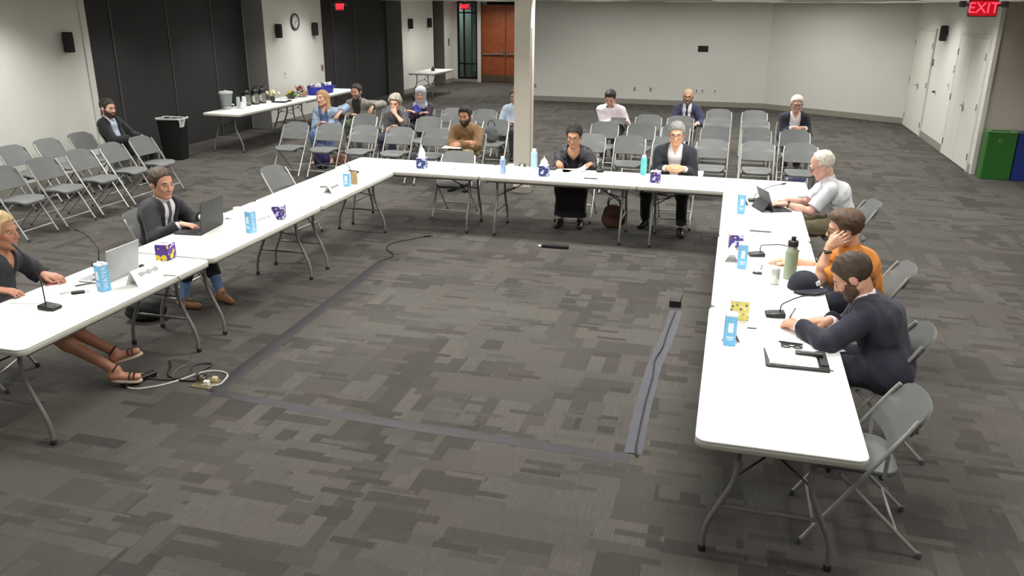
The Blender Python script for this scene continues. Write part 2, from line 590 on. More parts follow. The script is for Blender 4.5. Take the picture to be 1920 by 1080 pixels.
# what stands outside the sidelight
slab('wall_outside_left', -10.6, -9.42, 29.6, 29.7, 0, CEIL, WALLP)
slab('wall_outside_right', -9.42, -5.7, 31.6, 31.7, 0, CEIL, M('night_green', (38, 54, 50), 0.5, var=0.5, scale=2.2))
slab('wall_outside_end', -5.75, -5.6, YF + 0.2, 31.7, 0, CEIL, M('night_green'))
dr = struct_empty('door_3', (-8.66, YF, 0))
for i in range(2):
    x0 = 0.012 + i * 0.86
    lf = MB().box((x0 + 0.425, 0.06, 1.30), (0.846, 0.05, 2.58), bev=0.004).build('door_leaf', WOODD, dr, False)
    MB().box((x0 + 0.425, 0.031, 0.14), (0.80, 0.008, 0.24)).build('kick_plate', KICKM, lf, False)
    pb = MB().box((x0 + 0.42, -0.01, 0.96), (0.72, 0.04, 0.045), bev=0.008)
    pb.box((x0 + (0.74 if i == 0 else 0.1), 0.005, 0.97), (0.13, 0.06, 0.075), bev=0.01)
    pb.build('push_bar', CHROME, lf, False)
    MB().tube([(x0 + (0.78 if i == 0 else 0.07), 0.03, 1.07), (x0 + (0.78 if i == 0 else 0.07), -0.03, 1.07)], 0.03, 12).build('lock', CHROME, lf)
MB().box((-0.02, 0.05, CEIL / 2), (0.06, 0.12, CEIL)).build('door_frame', M('door_frame_dark', (62, 50, 44), 0.5), dr, False)
MB().box((0.872, 0.028, 1.3), (0.03, 0.01, 2.58)).build('astragal', M('door_frame_dark'), dr, False)

# ------------------------------------------------------------------ fixtures on the walls
def speaker(label, loc, rz, tilt=0.0):
    t = thing('wall_speaker', label, 'speaker', loc, rz, 'small black wall speakers')
    MB().box((0, -0.075, 0), (0.115, 0.11, 0.29), rot=(tilt, 0, 0), bev=0.012).build('cabinet', BLACKP, t, False)
    MB().box((0, -0.132, 0), (0.095, 0.008, 0.26), rot=(tilt, 0, 0), bev=0.003).build('grille', M('speaker_grille', (30, 30, 30), 0.8, bump=0.4, bscale=300), t, False)
    MB().box((0, -0.012, 0), (0.05, 0.024, 0.10)).build('bracket', BLACKM, t, False)
    return t
RE = PI / 2     # local -Y turned to face +X
for lb, y in (('black wall speaker high on the pale wall above the left rows of chairs', 10.48),
              ('black wall speaker left of the round clock', 16.48),
              ('black wall speaker right of the round clock', 18.11),
              ('black wall speaker above the far side table, nearer of the two', 24.14),
              ('black wall speaker above the far side table, farther of the two', 25.78)):
    speaker(lb, (XL, y, 2.03), RE)
speaker('black wall speaker between the two pairs of closet doors', (XR, 18.24, 2.13), -RE)

t = thing('wall_clock', 'round white wall clock with dark rim above the refreshment table', 'clock', (XL, 17.31, 2.20), RE)
ck = MB()
ck.tube([(0.165 * math.cos(a * PI / 16), 0.165 * math.sin(a * PI / 16), 0.02) for a in range(32)], 0.02, 8, closed=True)
def turn_front(mb):
    mb.v = [(x, -z, y) for x, y, z in mb.v]
    return mb
turn_front(ck).build('rim', M('clock_rim', (70, 70, 72), 0.35, 0.4), t)
turn_front(MB().lathe([(0.155, 0.012), (0.155, 0.022), (0.001, 0.022)], n=32)).build('dial', M('clock_dial', (206, 206, 200), 0.5), t, False)
nm = MB()
for k in range(12):
    a = 2 * PI * k / 12
    nm.box((0.125 * math.sin(a), -0.024, 0.125 * math.cos(a)), (0.012, 0.004, 0.03), rot=(0, a, 0))
nm.build('hour_marks', BLACKP, t, False)
for a, l_, wd in ((math.radians(215), 0.075, 0.012), (math.radians(60), 0.11, 0.008)):
    MB().box((l_ / 2 * math.sin(a), -0.028, l_ / 2 * math.cos(a)), (wd, 0.003, l_), rot=(0, a, 0)).build('hand', BLACKP, t, False)

def plate(name, label, cat, loc, rz, sx, sz, mat, inner=None, group=None):
    t = thing(name, label, cat, loc, rz, group)
    MB().box((0, -0.005, 0), (sx, 0.01, sz), bev=0.003).build('plate', mat, t, False)
    for (ix, iz, iw, ih, im) in (inner or []):
        MB().box((ix, -0.012, iz), (iw, 0.006, ih), bev=0.001).build('insert', im, t, False)
    return t
GREYI = M('plate_insert', (120, 118, 110), 0.5)
PALEP = M('pale_plate', (196, 190, 178), 0.5)
plate('fire_pull', 'small grey and red fire pull box at the edge of the far partition', 'alarm', (XL, 18.48, 1.13), RE, 0.12, 0.15, M('pull_grey', (170, 150, 142), 0.5), [(0, 0, 0.06, 0.06, M('pull_red', (150, 40, 40), 0.5))])
plate('light_switch', 'white switch plate on the pale wall below the round clock', 'switch', (XL, 16.72, 1.11), RE, 0.08, 0.15, WHITEP, [(0, 0, 0.025, 0.05, GREYI)])
plate('wall_panel', 'black blank panel on the back wall', 'panel', (-0.91, YB, 1.51), 0, 0.27, 0.16, BLACKP, [(0, 0, 0.22, 0.11, BLACKM)])
plate('thermostat', 'small pale thermostat on the back wall right of the pillar', 'thermostat', (-4.44, YB, 1.17), 0, 0.13, 0.12, WHITEP, [(0, 0.01, 0.06, 0.04, PALEP)])
for i, (x, wd, lb) in enumerate(((-5.52, 0.08, 'outlet plate on the back wall just right of the pillar'),
                                 (-2.68, 0.08, 'outlet plate on the back wall right of the man in white shirt'),
                                 (-2.24, 0.08, 'second outlet plate on the back wall right of the man in white shirt'),
                                 (-0.90, 0.32, 'wide multi outlet plate low on the back wall under the black panel'),
                                 (-0.51, 0.10, 'small outlet plate right of the wide multi outlet plate'))):
    plate('outlet_plate', lb, 'outlet', (x, YB, 0.41), 0, wd, 0.12, PALEP if i < 3 else WHITEP,
          [(-wd * 0.3, 0, 0.03, 0.07, GREYI), (wd * 0.2, 0, 0.03, 0.07, GREYI)] if wd > 0.2 else [(0, 0, 0.03, 0.07, GREYI)], 'outlet plates on the back wall')
plate('keypad', 'grey keypad on the short wall left of the glazed sidelight', 'keypad', (XL, 27.78, 1.36), RE, 0.12, 0.26, GREYI, [(0, 0.03, 0.07, 0.1, BLACKP)])
plate('notice_card', 'white card below the keypad left of the glazed sidelight', 'card', (XL, 27.98, 1.10), RE, 0.16, 0.16, WHITEP)

# EXIT signs
def exit_sign(label, loc, rz, lamps=True):
    t = thing('exit_sign', label, 'sign', loc, rz, 'lit red exit signs')
    MB().box((0, 0, 0), (0.31, 0.045, 0.19), bev=0.008).build('housing', M('exit_housing', (96, 90, 92), 0.5), t, False)
    MB().box((0, -0.024, 0), (0.285, 0.006, 0.165)).build('face', M('exit_face', (120, 14, 24), 0.4, emit=(235, 20, 40), estr=0.55), t, False)
    me = EXIT_ME
    o = obj_from('lettering', me, M('exit_letter', (255, 80, 90), 0.4, emit=(255, 60, 80), estr=2.2), t)
    o.location = (0, -0.029, 0)
    o.rotation_euler = (PI / 2, 0, 0)
    if lamps:
        for sx in (-1, 1):
            lm = MB()
            lm.tube([(sx * 0.15, 0, 0.03), (sx * 0.20, 0, 0.04)], 0.014, 8)
            lm.box((sx * 0.225, -0.01, 0.045), (0.07, 0.07, 0.07), bev=0.012)
            lm.build('lamp_head', M('exit_housing'), t, False)
    MB().tube([(0, 0.0, 0.09), (0, 0.0, CEIL - loc[2])], 0.03, 12).build('canopy', M('exit_housing'), t)
    return t
EXIT_ME = text_mesh('EXIT', 0.165, 0.002)
exit_sign('red EXIT sign above the glazed sidelight at the far entrance', (-9.22, YF - 0.05, 2.52), 0)
exit_sign('red EXIT sign in front of the far dark partition', (XL - 0.02, 19.62, 2.52), RE - 0.25)
exit_sign('red EXIT sign hanging at the top right corner of the room', (2.68, 11.0, 2.60), 0.10)

# ------------------------------------------------------------------ ceiling light fixtures
LENS = M('lamp_lens', (255, 253, 244), 0.5, emit=(255, 252, 240), estr=2.0)
_fr = MB()
for sx in (-1, 1):
    _fr.box((sx * 0.60, 0, -0.006), (0.03, 0.63, 0.014))
    _fr.box((0, sx * 0.30, -0.006), (1.2, 0.03, 0.014))
_fr_me = _fr.mesh('frame', False)
_ln_me = MB().box((0, 0, -0.004), (1.17, 0.57, 0.006)).mesh('lens', False)
ords = ['first', 'second', 'third', 'fourth', 'fifth', 'sixth', 'seventh', 'eighth', 'ninth', 'tenth']
_rowy = sorted({l[1] for l in LAMPS})
for i, (lx, ly, k, spr) in enumerate(LAMPS):
    t = obj_from('light_frame', _fr_me, WHITEP, CEILING)
    t.location = (lx, ly, CEIL)
    obj_from('light_lens', _ln_me, LENS, t)
    ld = bpy.data.lights.new('lamp', 'AREA')
    ld.shape = 'RECTANGLE'
    ld.size, ld.size_y = 1.15, 0.55
    ld.energy = LAMP_POWER * k
    ld.color = (1.0, 0.99, 0.965)
    ld.spread = math.radians(spr)
    lo = bpy.data.objects.new('lamp', ld)
    COL.objects.link(lo)
    lo.parent = t
    lo.location = (0, 0, -0.02)
# added fill light outside the sidelight, brightens the wall behind the glass
ld = bpy.data.lights.new('outside_fill', 'AREA')
ld.size = 0.5
ld.energy = 14
lo = bpy.data.objects.new('outside_fill', ld)
COL.objects.link(lo)
lo.location = (-10.0, 29.0, CEIL - 0.03)
tag(lo, 'added fill light beyond the glazed sidelight', 'lamp')
# ================================================================== folding tables
TT = 0.715
TOPW = M('table_top_white', (240, 241, 236), 0.5, var=0.012, scale=3, bump=0.03, bscale=300)
TUBEG = M('grey_tube', (132, 131, 127), 0.38, 0.35, var=0.05, scale=20)
CAPB = M('foot_cap_black', (24, 24, 24), 0.6)

def bend(pts, r=0.05, n=4):
    """round the corners of a polyline"""
    P = [Vector(p) for p in pts]
    out = [P[0]]
    for i in range(1, len(P) - 1):
        a = (P[i - 1] - P[i]); b = (P[i + 1] - P[i])
        d = min(r, a.length / 2, b.length / 2)
        A = P[i] + a.normalized() * d
        B = P[i] + b.normalized() * d
        for k in range(n + 1):
            t = k / n
            out.append(A * (1 - t) ** 2 + P[i] * 2 * t * (1 - t) + B * t * t)
    out.append(P[-1])
    return out

def make_table(name, label, Lg, Wd=0.76, group=None):
    t = thing(name, label, 'table', (0, 0, 0), 0, group)
    MB().prism(rrect(Wd, Lg, 0.055, 5), TT - 0.014, TT, bev=0.005).build('table_top', TOPW, t, True, 50)
    MB().prism(rrect(Wd + 0.002, Lg + 0.002, 0.056, 5), TT - 0.046, TT - 0.012, bev=0.006).build('shaded_edge', M('table_edge_shaded', (188, 185, 174), 0.6, var=0.03), t, True, 50)  # same white plastic as the top; shade on the edge is put into the colour
    ua = MB()
    for sx in (-1, 1):
        ua.box((sx * (Wd / 2 - 0.05), 0, TT - 0.055), (0.025, Lg - 0.16, 0.03))
    ua.build('side_rail', TUBEG, t, False)
    ye = Lg / 2 - 0.17
    for s in (-1, 1):
        y = s * ye
        for sx in (-1, 1):
            pts = [(sx * 0.17, y, TT - 0.05), (sx * 0.17, y, 0.43), (sx * 0.295, y, 0.15), (sx * 0.30, y, 0.02)]
            lg = MB().tube(bend(pts, 0.07), 0.0145, 10).build('leg', TUBEG, t)
            MB().lathe([(0.019, 0), (0.019, 0.028), (0.016, 0.032)], (sx * 0.30, y, 0), 12).build('foot_cap', CAPB, lg)
        MB().tube([(-0.235, y, 0.27), (0.235, y, 0.27)], 0.010, 8).build('crossbar', TUBEG, t)
        MB().tube([(-0.25, y, TT - 0.055), (0.25, y, TT - 0.055)], 0.014, 8).build('pivot_bar', TUBEG, t)
        br = MB()
        for sx in (-1, 1):
            br.tube([(sx * 0.17, y, 0.45), (0, y - s * 0.16, 0.52)], 0.006, 6)
        br.tube([(0, y - s * 0.16, 0.52), (0, y - s * 0.46, TT - 0.05)], 0.007, 6)
        br.box((0, y - s * 0.16, 0.52), (0.03, 0.03, 0.02))
        br.build('brace', M('brace_dark', (70, 69, 67), 0.45, 0.4), t)
    return t

TABLES = [
    ('white folding table at the near right, nearest of the right hand row', (0.35, 4.355), 0),
    ('white folding table holding the sage green bottle, middle of the right row', (0.36, 6.195), 0),
    ('white folding table holding the dark tablet, far end of the right row', (0.365, 8.035), 0),
    ('white folding table at the right end of the back row', (-0.035, 9.335), PI / 2),
    ('white folding table in front of the woman in tweed', (-1.867, 9.335), PI / 2),
    ('white folding table at the left end of the back row', (-3.70, 9.335), PI / 2),
    ('white folding table holding the paper bag, far end of the left row', (-4.20, 8.032), 0),
    ('white folding table holding the black laptop, middle of the left row', (-4.20, 6.197), 0),
    ('white folding table at the near left with the silver laptop on it', (-4.19, 4.34), 0),
]
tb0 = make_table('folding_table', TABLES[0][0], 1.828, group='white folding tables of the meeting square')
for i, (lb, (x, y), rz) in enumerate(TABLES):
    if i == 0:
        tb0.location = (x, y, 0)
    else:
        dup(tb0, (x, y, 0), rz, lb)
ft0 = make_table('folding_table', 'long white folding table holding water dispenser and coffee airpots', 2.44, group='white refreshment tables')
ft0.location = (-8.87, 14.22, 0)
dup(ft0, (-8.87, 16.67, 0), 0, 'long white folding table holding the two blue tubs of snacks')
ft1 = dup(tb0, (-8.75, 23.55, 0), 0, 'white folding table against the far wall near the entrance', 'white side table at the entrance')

# ================================================================== folding chairs
PLAST = M('chair_plastic', (103, 105, 104), 0.55, var=0.04, scale=6, bump=0.06, bscale=220)
CTUBE = M('chair_tube', (176, 175, 170), 0.35, 0.45, var=0.04, scale=20)

def rail_y(z):
    return -0.26 + 0.46 * z / 0.745

def make_chair():
    t = thing('folding_chair', 'x', 'chair', (0, 0, 0), 0)
    # seat: rounded, dished, dropping at the front lip
    out = []
    for (x, y) in rrect(0.40, 0.40, 0.09, 5, 0, -0.02):
        out.append((x, y))
    mb = MB().prism(out, -0.014, 0.014, bev=0.006)
    nv = []
    for x, y, z in mb.v:
        dz = 0.445 - 0.05 * (y + 0.02) - 0.9 * max(0, -0.13 - y) ** 2 * 6 - 0.10 * max(0, (0.03 - (x * x + (y + .02) ** 2) * 0.8)) * 0.5
        nv.append((x, y, z + dz))
    mb.v = nv
    mb.build('seat', PLAST, t, True, 60)
    # backrest: curved shell with rounded upper corners
    def fb(u, v):
        z = 0.545 + 0.25 * v
        hw = 0.222
        if v > 0.62:
            q = (v - 0.62) / 0.38
            hw = 0.222 - 0.075 * (1 - math.sqrt(max(0, 1 - q * q)))
        if v < 0.2:
            q = (0.2 - v) / 0.2
            hw = 0.222 - 0.03 * (1 - math.sqrt(max(0, 1 - q * q)))
        x = (2 * u - 1) * hw
        un = (x / 0.222)
        y = rail_y(z) + 0.012 + 0.045 * (1 - un * un)
        zz = z - 0.014 * un * un * (1 if v > 0.5 else -0.4)
        return (x, y, zz), (0.35 * un, -1 if True else 1, 0.5)
    MB().surf(fb, 14, 12, 0.02).build('backrest', PLAST, t, True, 60)
    for sx in (-1, 1):
        pts = [(sx * 0.226, rail_y(0.02), 0.02), (sx * 0.226, rail_y(0.70), 0.70), (sx * 0.216, rail_y(0.755), 0.755)]
        MB().tube(pts, 0.0115, 8).build('side_rail', CTUBE, t)
        MB().lathe([(0.016, 0), (0.016, 0.03), (0.013, 0.034)], (sx * 0.226, rail_y(0.01), 0), 10).build('foot_cap', M('foot_cap_grey', (70, 70, 70), 0.6), t)
        MB().tube([(sx * 0.203, -0.10, 0.418), (sx * 0.207, 0.315, 0.02)], 0.0105, 8).build('rear_leg', CTUBE, t)
        MB().lathe([(0.015, 0), (0.015, 0.03), (0.012, 0.034)], (sx * 0.207, 0.32, 0), 10).build('foot_cap', M('foot_cap_grey'), t)
        MB().bar((sx * 0.212, 0.10, 0.425), (sx * 0.218, rail_y(0.56) + 0.015, 0.555), 0.006, 0.02).build('link_strap', CTUBE, t, False)
    MB().tube([(-0.226, rail_y(0.115), 0.115), (0.226, rail_y(0.115), 0.115)], 0.0095, 8).build('front_crossbar', CTUBE, t)
    MB().tube([(-0.206, 0.20, 0.13), (0.206, 0.20, 0.13)], 0.0085, 8).build('rear_crossbar', CTUBE, t)
    MB().box((0, -0.15, 0.412), (0.36, 0.025, 0.03), bev=0.006).build('seat_support', M('seat_support_dark', (60, 61, 61), 0.5), t, False)
    MB().box((0, 0.10, 0.408), (0.36, 0.025, 0.03), bev=0.006).build('seat_support', M('seat_support_dark'), t, False)
    return t

nth = ['first', 'second', 'third', 'fourth', 'fifth', 'sixth', 'seventh']
CH = []   # (x, y, rz, label, group)
# rows by the left wall, facing +X
occupied = ''
for i, y in enumerate((7.48, 8.09, 8.70, 9.29, 9.88)):
    CH.append((-7.88, y, RE, f'empty grey chair by the left wall, front row, {nth[i]} from the photo edge', 'chairs by the left wall'))
for i, y in enumerate((8.71, 9.31, 9.93)):
    CH.append((-8.95, y, RE, f'empty grey chair by the left wall, back row, {nth[i]} from the photo edge', 'chairs by the left wall'))
CH.append((-8.93, 10.53, RE, 'grey folding chair by the left wall under the man in black jacket', 'chairs by the left wall'))
LX = (-6.72, -6.12, -5.53, -4.94, -4.34, -3.77)
whoL = {(0, 5): 'the man in brown sweater', (1, 0): 'the blonde woman in blue', (1, 2): 'the grey haired woman with hand at her chin',
        (2, 0): 'the man in grey blazer', (2, 2): 'the woman in headscarf', (2, 5): 'the person in pale blue behind the pillar'}
rowL = ('front row', 'middle row', 'back row')
for r, y in enumerate((11.65, 12.96, 14.23)):
    for c, x in enumerate(LX):
        if (r, c) in whoL:
            lb = f'grey folding chair under {whoL[(r, c)]}'
        else:
            lb = f'empty grey folding chair left of the pillar, {rowL[r]}, {nth[c]} from the left'
        CH.append((x, y, 0, lb, 'audience chairs left of the pillar'))
RX = (-1.99, -1.40, -0.85, -0.23, 0.40, 0.97)
whoR = {(2, 0): 'the man in white shirt looking at a tablet', (2, 5): 'the white haired man with clasped hands', (3, 2): 'the bald man in navy suit'}
rowR = ('front row', 'second row', 'third row', 'last row')
for r, y in enumerate((11.85, 13.23, 14.38, 15.60)):
    for c, x in enumerate(RX):
        if r == 3 and c not in (2, 3, 4):
            continue
        if (r, c) in whoR:
            lb = f'grey folding chair under {whoR[(r, c)]}'
        else:
            lb = f'empty grey folding chair right of the pillar, {rowR[r]}, {nth[c]} column from left'
        CH.append((x, y, 0, lb, 'audience chairs right of the pillar'))
TG = 'chairs drawn up to the meeting square'
CH += [(0.775, 4.03, -RE, 'empty grey folding chair half under the near end of the right table', TG),
       (1.00, 5.04, -RE - 0.12, 'grey folding chair under the man in navy suit who is writing', TG),
       (1.13, 6.36, -RE, 'grey folding chair under the man in orange polo shirt', TG),
       (1.20, 8.52, -RE + 0.08, 'grey folding chair under the white haired man in pale shirt', TG),
       (-0.60, 10.16, 0, 'grey folding chair under the grey haired man in dark suit at the back table', TG),
       (-1.83, 10.14, 0, 'grey folding chair under the woman in tweed jacket', TG),
       (-3.37, 9.82, 0, 'empty grey folding chair pushed in behind the back table left of the pillar', TG),
       (-4.93, 8.42, RE - 0.1, 'empty grey folding chair behind the far end of the left hand tables', TG),
       (-4.98, 6.20, RE, 'grey folding chair under the man with the black laptop', TG),
       (-5.06, 4.22, RE + 0.35, 'grey folding chair under the woman at the left photo edge', TG)]
ch0 = make_chair()
for i, (x, y, rz, lb, g) in enumerate(CH):
    if i == 0:
        ch0.location = (x, y, 0); ch0.rotation_euler = (0, 0, rz); ch0['label'] = lb; ch0['group'] = g
    else:
        dup(ch0, (x, y, 0), rz + random.uniform(-0.03, 0.03), lb, g)

# ================================================================== bins
def recycling_bin(label, loc, mat, side, sym):
    t = thing('recycling_bin', label, 'bin', loc, 0, 'recycling bins by the taupe wall')
    MB().box((0.21, 0.13, 0.37), (0.42, 0.26, 0.74), bev=0.006).build('body', mat, t, False)
    tp = MB()
    for sx in (0.03, 0.39):
        tp.box((sx, 0.13, 0.75), (0.06, 0.28, 0.02))
    for sy in (0.01, 0.25):
        tp.box((0.21, sy, 0.75), (0.42, 0.05, 0.02))
    tp.build('lid', side, t, False)
    MB().box((0.21, 0.13, 0.742), (0.32, 0.2, 0.006)).build('opening', BLACKP, t, False)
    sm = MB()
    for k in range(3):
        a = 2 * PI * k / 3
        a2 = a + 1.5
        p0 = (0.19 + 0.028 * math.sin(a), -0.003, 0.62 + 0.028 * math.cos(a))
        p1 = (0.19 + 0.028 * math.sin(a2), -0.003, 0.62 + 0.028 * math.cos(a2))
        sm.bar(p0, p1, 0.012, 0.004, up=(0, 1, 0))
    sm.build('symbol', sym, t, False)
    return t
recycling_bin('green recycling bin beside the closet doors', (3.95, 14.50, 0), M('bin_green', (42, 104, 36), 0.45, var=0.06), M('bin_green_lid', (88, 138, 80), 0.5), M('bin_symbol', (120, 165, 115), 0.5))
recycling_bin('blue recycling bin at the right photo edge', (4.385, 14.50, 0), M('bin_blue', (26, 44, 120), 0.45, var=0.06), M('bin_blue_lid', (90, 96, 110), 0.5), M('bin_symbol'))

t = thing('trash_can', 'tall black trash can with a white liner by the dark partition', 'trash can', (-9.36, 12.30, 0), 0.1)
b = MB().prism(rrect(0.44, 0.30, 0.05, 4), 0.0, 0.70)
b.v = [(x * (0.82 + 0.25 * z), y * (0.82 + 0.25 * z), z) for x, y, z in b.v]
b.build('body', BLACKP, t)
ln = MB()
pts = []
for i, (x, y) in enumerate(rrect(0.455, 0.315, 0.05, 5)):
    pts.append((x, y, 0.705 + 0.008 * math.sin(i * 2.1)))
ln.tube(pts, 0.016, 6, closed=True)
ln.build('liner_rim', M('bin_liner', (185, 185, 182), 0.5, var=0.1, scale=40), t)
ln = MB()
ln.surf(lambda u, v: ((0.228 + 0.012 * math.sin(9 * u), -0.16 + 0.2 * u * (1 - 0.4 * v), 0.70 - 0.13 * v), (1, 0, 0)), 8, 5, 0.006)
ln.surf(lambda u, v: ((-0.17 + 0.34 * u, -0.11 + 0.22 * v, 0.66 + 0.05 * math.sin(7 * u + 3 * v) * math.sin(5 * v)), (0, 0, 1)), 10, 8, 0.005)
ln.build('liner', M('bin_liner'), t)
# ================================================================== things on the tables
def pattern_material(name, base, flower, pale, scale, thr=0.30):
    m = bpy.data.materials.new(name)
    m.use_nodes = True
    nt = m.node_tree
    N, L = nt.nodes, nt.links
    b = N['Principled BSDF']
    b.inputs['Roughness'].default_value = 0.5
    tc = N.new('ShaderNodeTexCoord')
    vo = N.new('ShaderNodeTexVoronoi')
    vo.inputs['Scale'].default_value = scale
    L.new(tc.outputs['Object'], vo.inputs['Vector'])
    nz = N.new('ShaderNodeTexNoise')
    nz.inputs['Scale'].default_value = scale * 3.0
    L.new(tc.outputs['Object'], nz.inputs['Vector'])
    ad = N.new('ShaderNodeMath'); ad.operation = 'MULTIPLY_ADD'
    L.new(nz.outputs['Fac'], ad.inputs[0]); ad.inputs[1].default_value = 0.35
    L.new(vo.outputs['Distance'], ad.inputs[2])
    r = N.new('ShaderNodeValToRGB')
    r.color_ramp.interpolation = 'CONSTANT'
    e = r.color_ramp.elements
    e[0].position = 0.0; e[0].color = (*srgb(*flower), 1)
    e[1].position = thr + 0.17; e[1].color = (*srgb(*base), 1)
    k = e.new(min(0.98, thr + 0.62)); k.color = (*srgb(*pale), 1)
    L.new(ad.outputs[0], r.inputs['Fac'])
    L.new(r.outputs['Color'], b.inputs['Base Color'])
    return m
PAT1 = pattern_material('floral_print_purple', (62, 44, 128), (206, 188, 60), (196, 192, 220), 26, 0.22)
PAT2 = pattern_material('floral_print_yellow', (84, 48, 140), (236, 208, 40), (214, 200, 226), 17, 0.40)
PAT3 = pattern_material('leaf_print_yellow', (226, 214, 120), (78, 64, 108), (246, 244, 226), 34, 0.27)
PAT4 = pattern_material('floral_print_navy', (40, 44, 108), (130, 136, 140), (190, 196, 222), 26, 0.20)
PAPER = M('paper_white', (244, 243, 240), 0.8, var=0.01)
TISSUE = M('tissue_white', (246, 246, 248), 0.9, var=0.02, bump=0.3, bscale=40)

def tissue_box(label, loc, rz, mat, tissue=0.0, s=0.112, hh=0.125):
    t = thing('tissue_box', label, 'tissue box', loc, rz, 'boutique tissue boxes')
    MB().box((0, 0, hh / 2), (s, s, hh), bev=0.003).build('carton', mat, t, False)
    tp = MB().prism([(x, y) for x, y in rrect(s * 0.98, s * 0.98, 0.003, 2)], hh, hh + 0.002)
    tp.build('top_panel', M('tissue_top', (222, 218, 232), 0.6, var=0.1, scale=30), t, False)
    MB().prism([(0.03 * math.cos(a * PI / 8), 0.02 * math.sin(a * PI / 8)) for a in range(16)], hh + 0.002, hh + 0.004).build('slot', M('slot_film', (180, 180, 190), 0.3), t, False)
    if tissue > 0:
        def ft(u, v):
            wv = 0.045 * math.sin(PI * min(1, 0.12 + 0.95 * v) ** 0.8)
            x = (2 * u - 1) * wv
            return (x, 0.012 * math.sin(5 * u + 3 * v), hh + tissue * v - 0.01 * abs(2 * u - 1)), (0.2, 1, 0.1)
        MB().surf(ft, 8, 10, 0.004).build('tissue', TISSUE, t)
    return t

z = TT
tissue_box('yellow and purple tissue box behind the silver laptop', (-4.16, 5.19, z), 0.12, PAT2, 0)
tissue_box('purple floral tissue box beside the name card of the middle left table', (-3.97, 6.56, z), 0.35, PAT1, 0)
tissue_box('dark floral tissue box with a tall white tissue on the back left table', (-3.59, 9.26, z), 0.05, PAT4, 0.16)
tissue_box('dark blue tissue box with a tissue in front of the woman in tweed', (-2.06, 9.22, z), 0.05, PAT4, 0.11)
tissue_box('dark purple tissue box in front of the grey haired man in suit', (-0.77, 9.23, z), 0.0, PAT1, 0.03)
tissue_box('purple tissue box with yellow flowers on the middle right table', (0.125, 6.74, z), 0.05, PAT1, 0)
tissue_box('yellow leaf print tissue box on the nearest right table', (0.16, 5.11, z), 0.04, PAT3, 0)

CBLUE = M('carton_blue', (122, 190, 232), 0.5, var=0.05, scale=30)
CWHITE = M('carton_white', (236, 244, 250), 0.5)
WATER_ME = text_mesh('WATER', 0.048, 0.0006)
SMALL_ME = text_mesh('WATER', 0.020, 0.0006)
def carton(label, loc, rz, hh=0.185, s=0.068):
    t = thing('water_carton', label, 'carton', loc, rz, 'blue water cartons')
    MB().box((0, 0, hh / 2), (s, s, hh), bev=0.003).build('body', CBLUE, t, False)
    tp = MB()
    tp.prism([(-s / 2, -s / 2), (s / 2, -s / 2), (s / 2, s / 2), (-s / 2, s / 2)], hh, hh + 0.012)
    tp.box((0, 0, hh + 0.016), (s, 0.008, 0.012))
    tp.build('folded_top', CWHITE, t, False)
    o = obj_from('lettering', WATER_ME, CWHITE, t)
    o.location = (s / 2 + 0.0008, 0, hh * 0.53)
    o.rotation_euler = (PI / 2, -PI / 2, PI / 2)
    p_ = MB()
    p_.box((0.0, -s / 2 - 0.0008, hh * 0.62), (s * 0.42, 0.0016, 0.06))
    p_.box((0.0, -s / 2 - 0.0008, hh * 0.30), (s * 0.6, 0.0016, 0.008))
    p_.box((0.0, -s / 2 - 0.0008, hh * 0.22), (s * 0.5, 0.0016, 0.006))
    p_.build('printed_panel', CWHITE, t, False)
    return t
carton('blue water carton beside the silver laptop on the near left table', (-4.09, 4.43, z), -0.35)
carton('blue water carton right of the black laptop', (-3.95, 6.06, z), -0.25)
carton('blue water carton beside the paper bag on the far left table', (-4.0, 8.05, z), 0.1, 0.14)
carton('blue water carton left of the dark tablet', (0.165, 8.0, z), 0.12)
carton('blue water carton beside the grey name card on the middle right table', (0.175, 6.2, z), 0.08)
carton('blue water carton standing in front of a name card on the nearest right table', (0.105, 4.64, z), 0.05)

def microphone(label, loc, rz, neck):
    t = thing('desk_microphone', label, 'microphone', loc, rz, 'gooseneck desk microphones')
    out = [(-0.038, -0.06), (0.038, -0.06), (0.045, -0.02), (0.04, 0.06), (-0.04, 0.06), (-0.045, -0.02)]
    mb = MB().prism(out, 0, 0.034, bev=0.006)
    mb.v = [(x, y, zz * (0.65 + 3.5 * (y + 0.06) * 0.8) if zz > 0.01 else zz) for x, y, zz in mb.v]
    bs = mb.build('base', BLACKP, t)
    MB().box((0, -0.035, 0.026), (0.02, 0.016, 0.006), bev=0.002).build('button', M('mic_button', (80, 80, 82), 0.5), bs, False)
    pts = bend([(0, 0.03, 0.025)] + neck, 0.06, 5)
    MB().tube(pts, 0.0042, 7).build('gooseneck', M('gooseneck_metal', (46, 46, 46), 0.4, 0.5), t)
    a, b_ = Vector(pts[-2]), Vector(pts[-1])
    d = (b_ - a).normalized()
    MB().tube([b_ - d * 0.005, b_ + d * 0.015, b_ + d * 0.045, b_ + d * 0.05], [0.006, 0.009, 0.009, 0.005], 10).build('capsule', BLACKP, t)
    return t
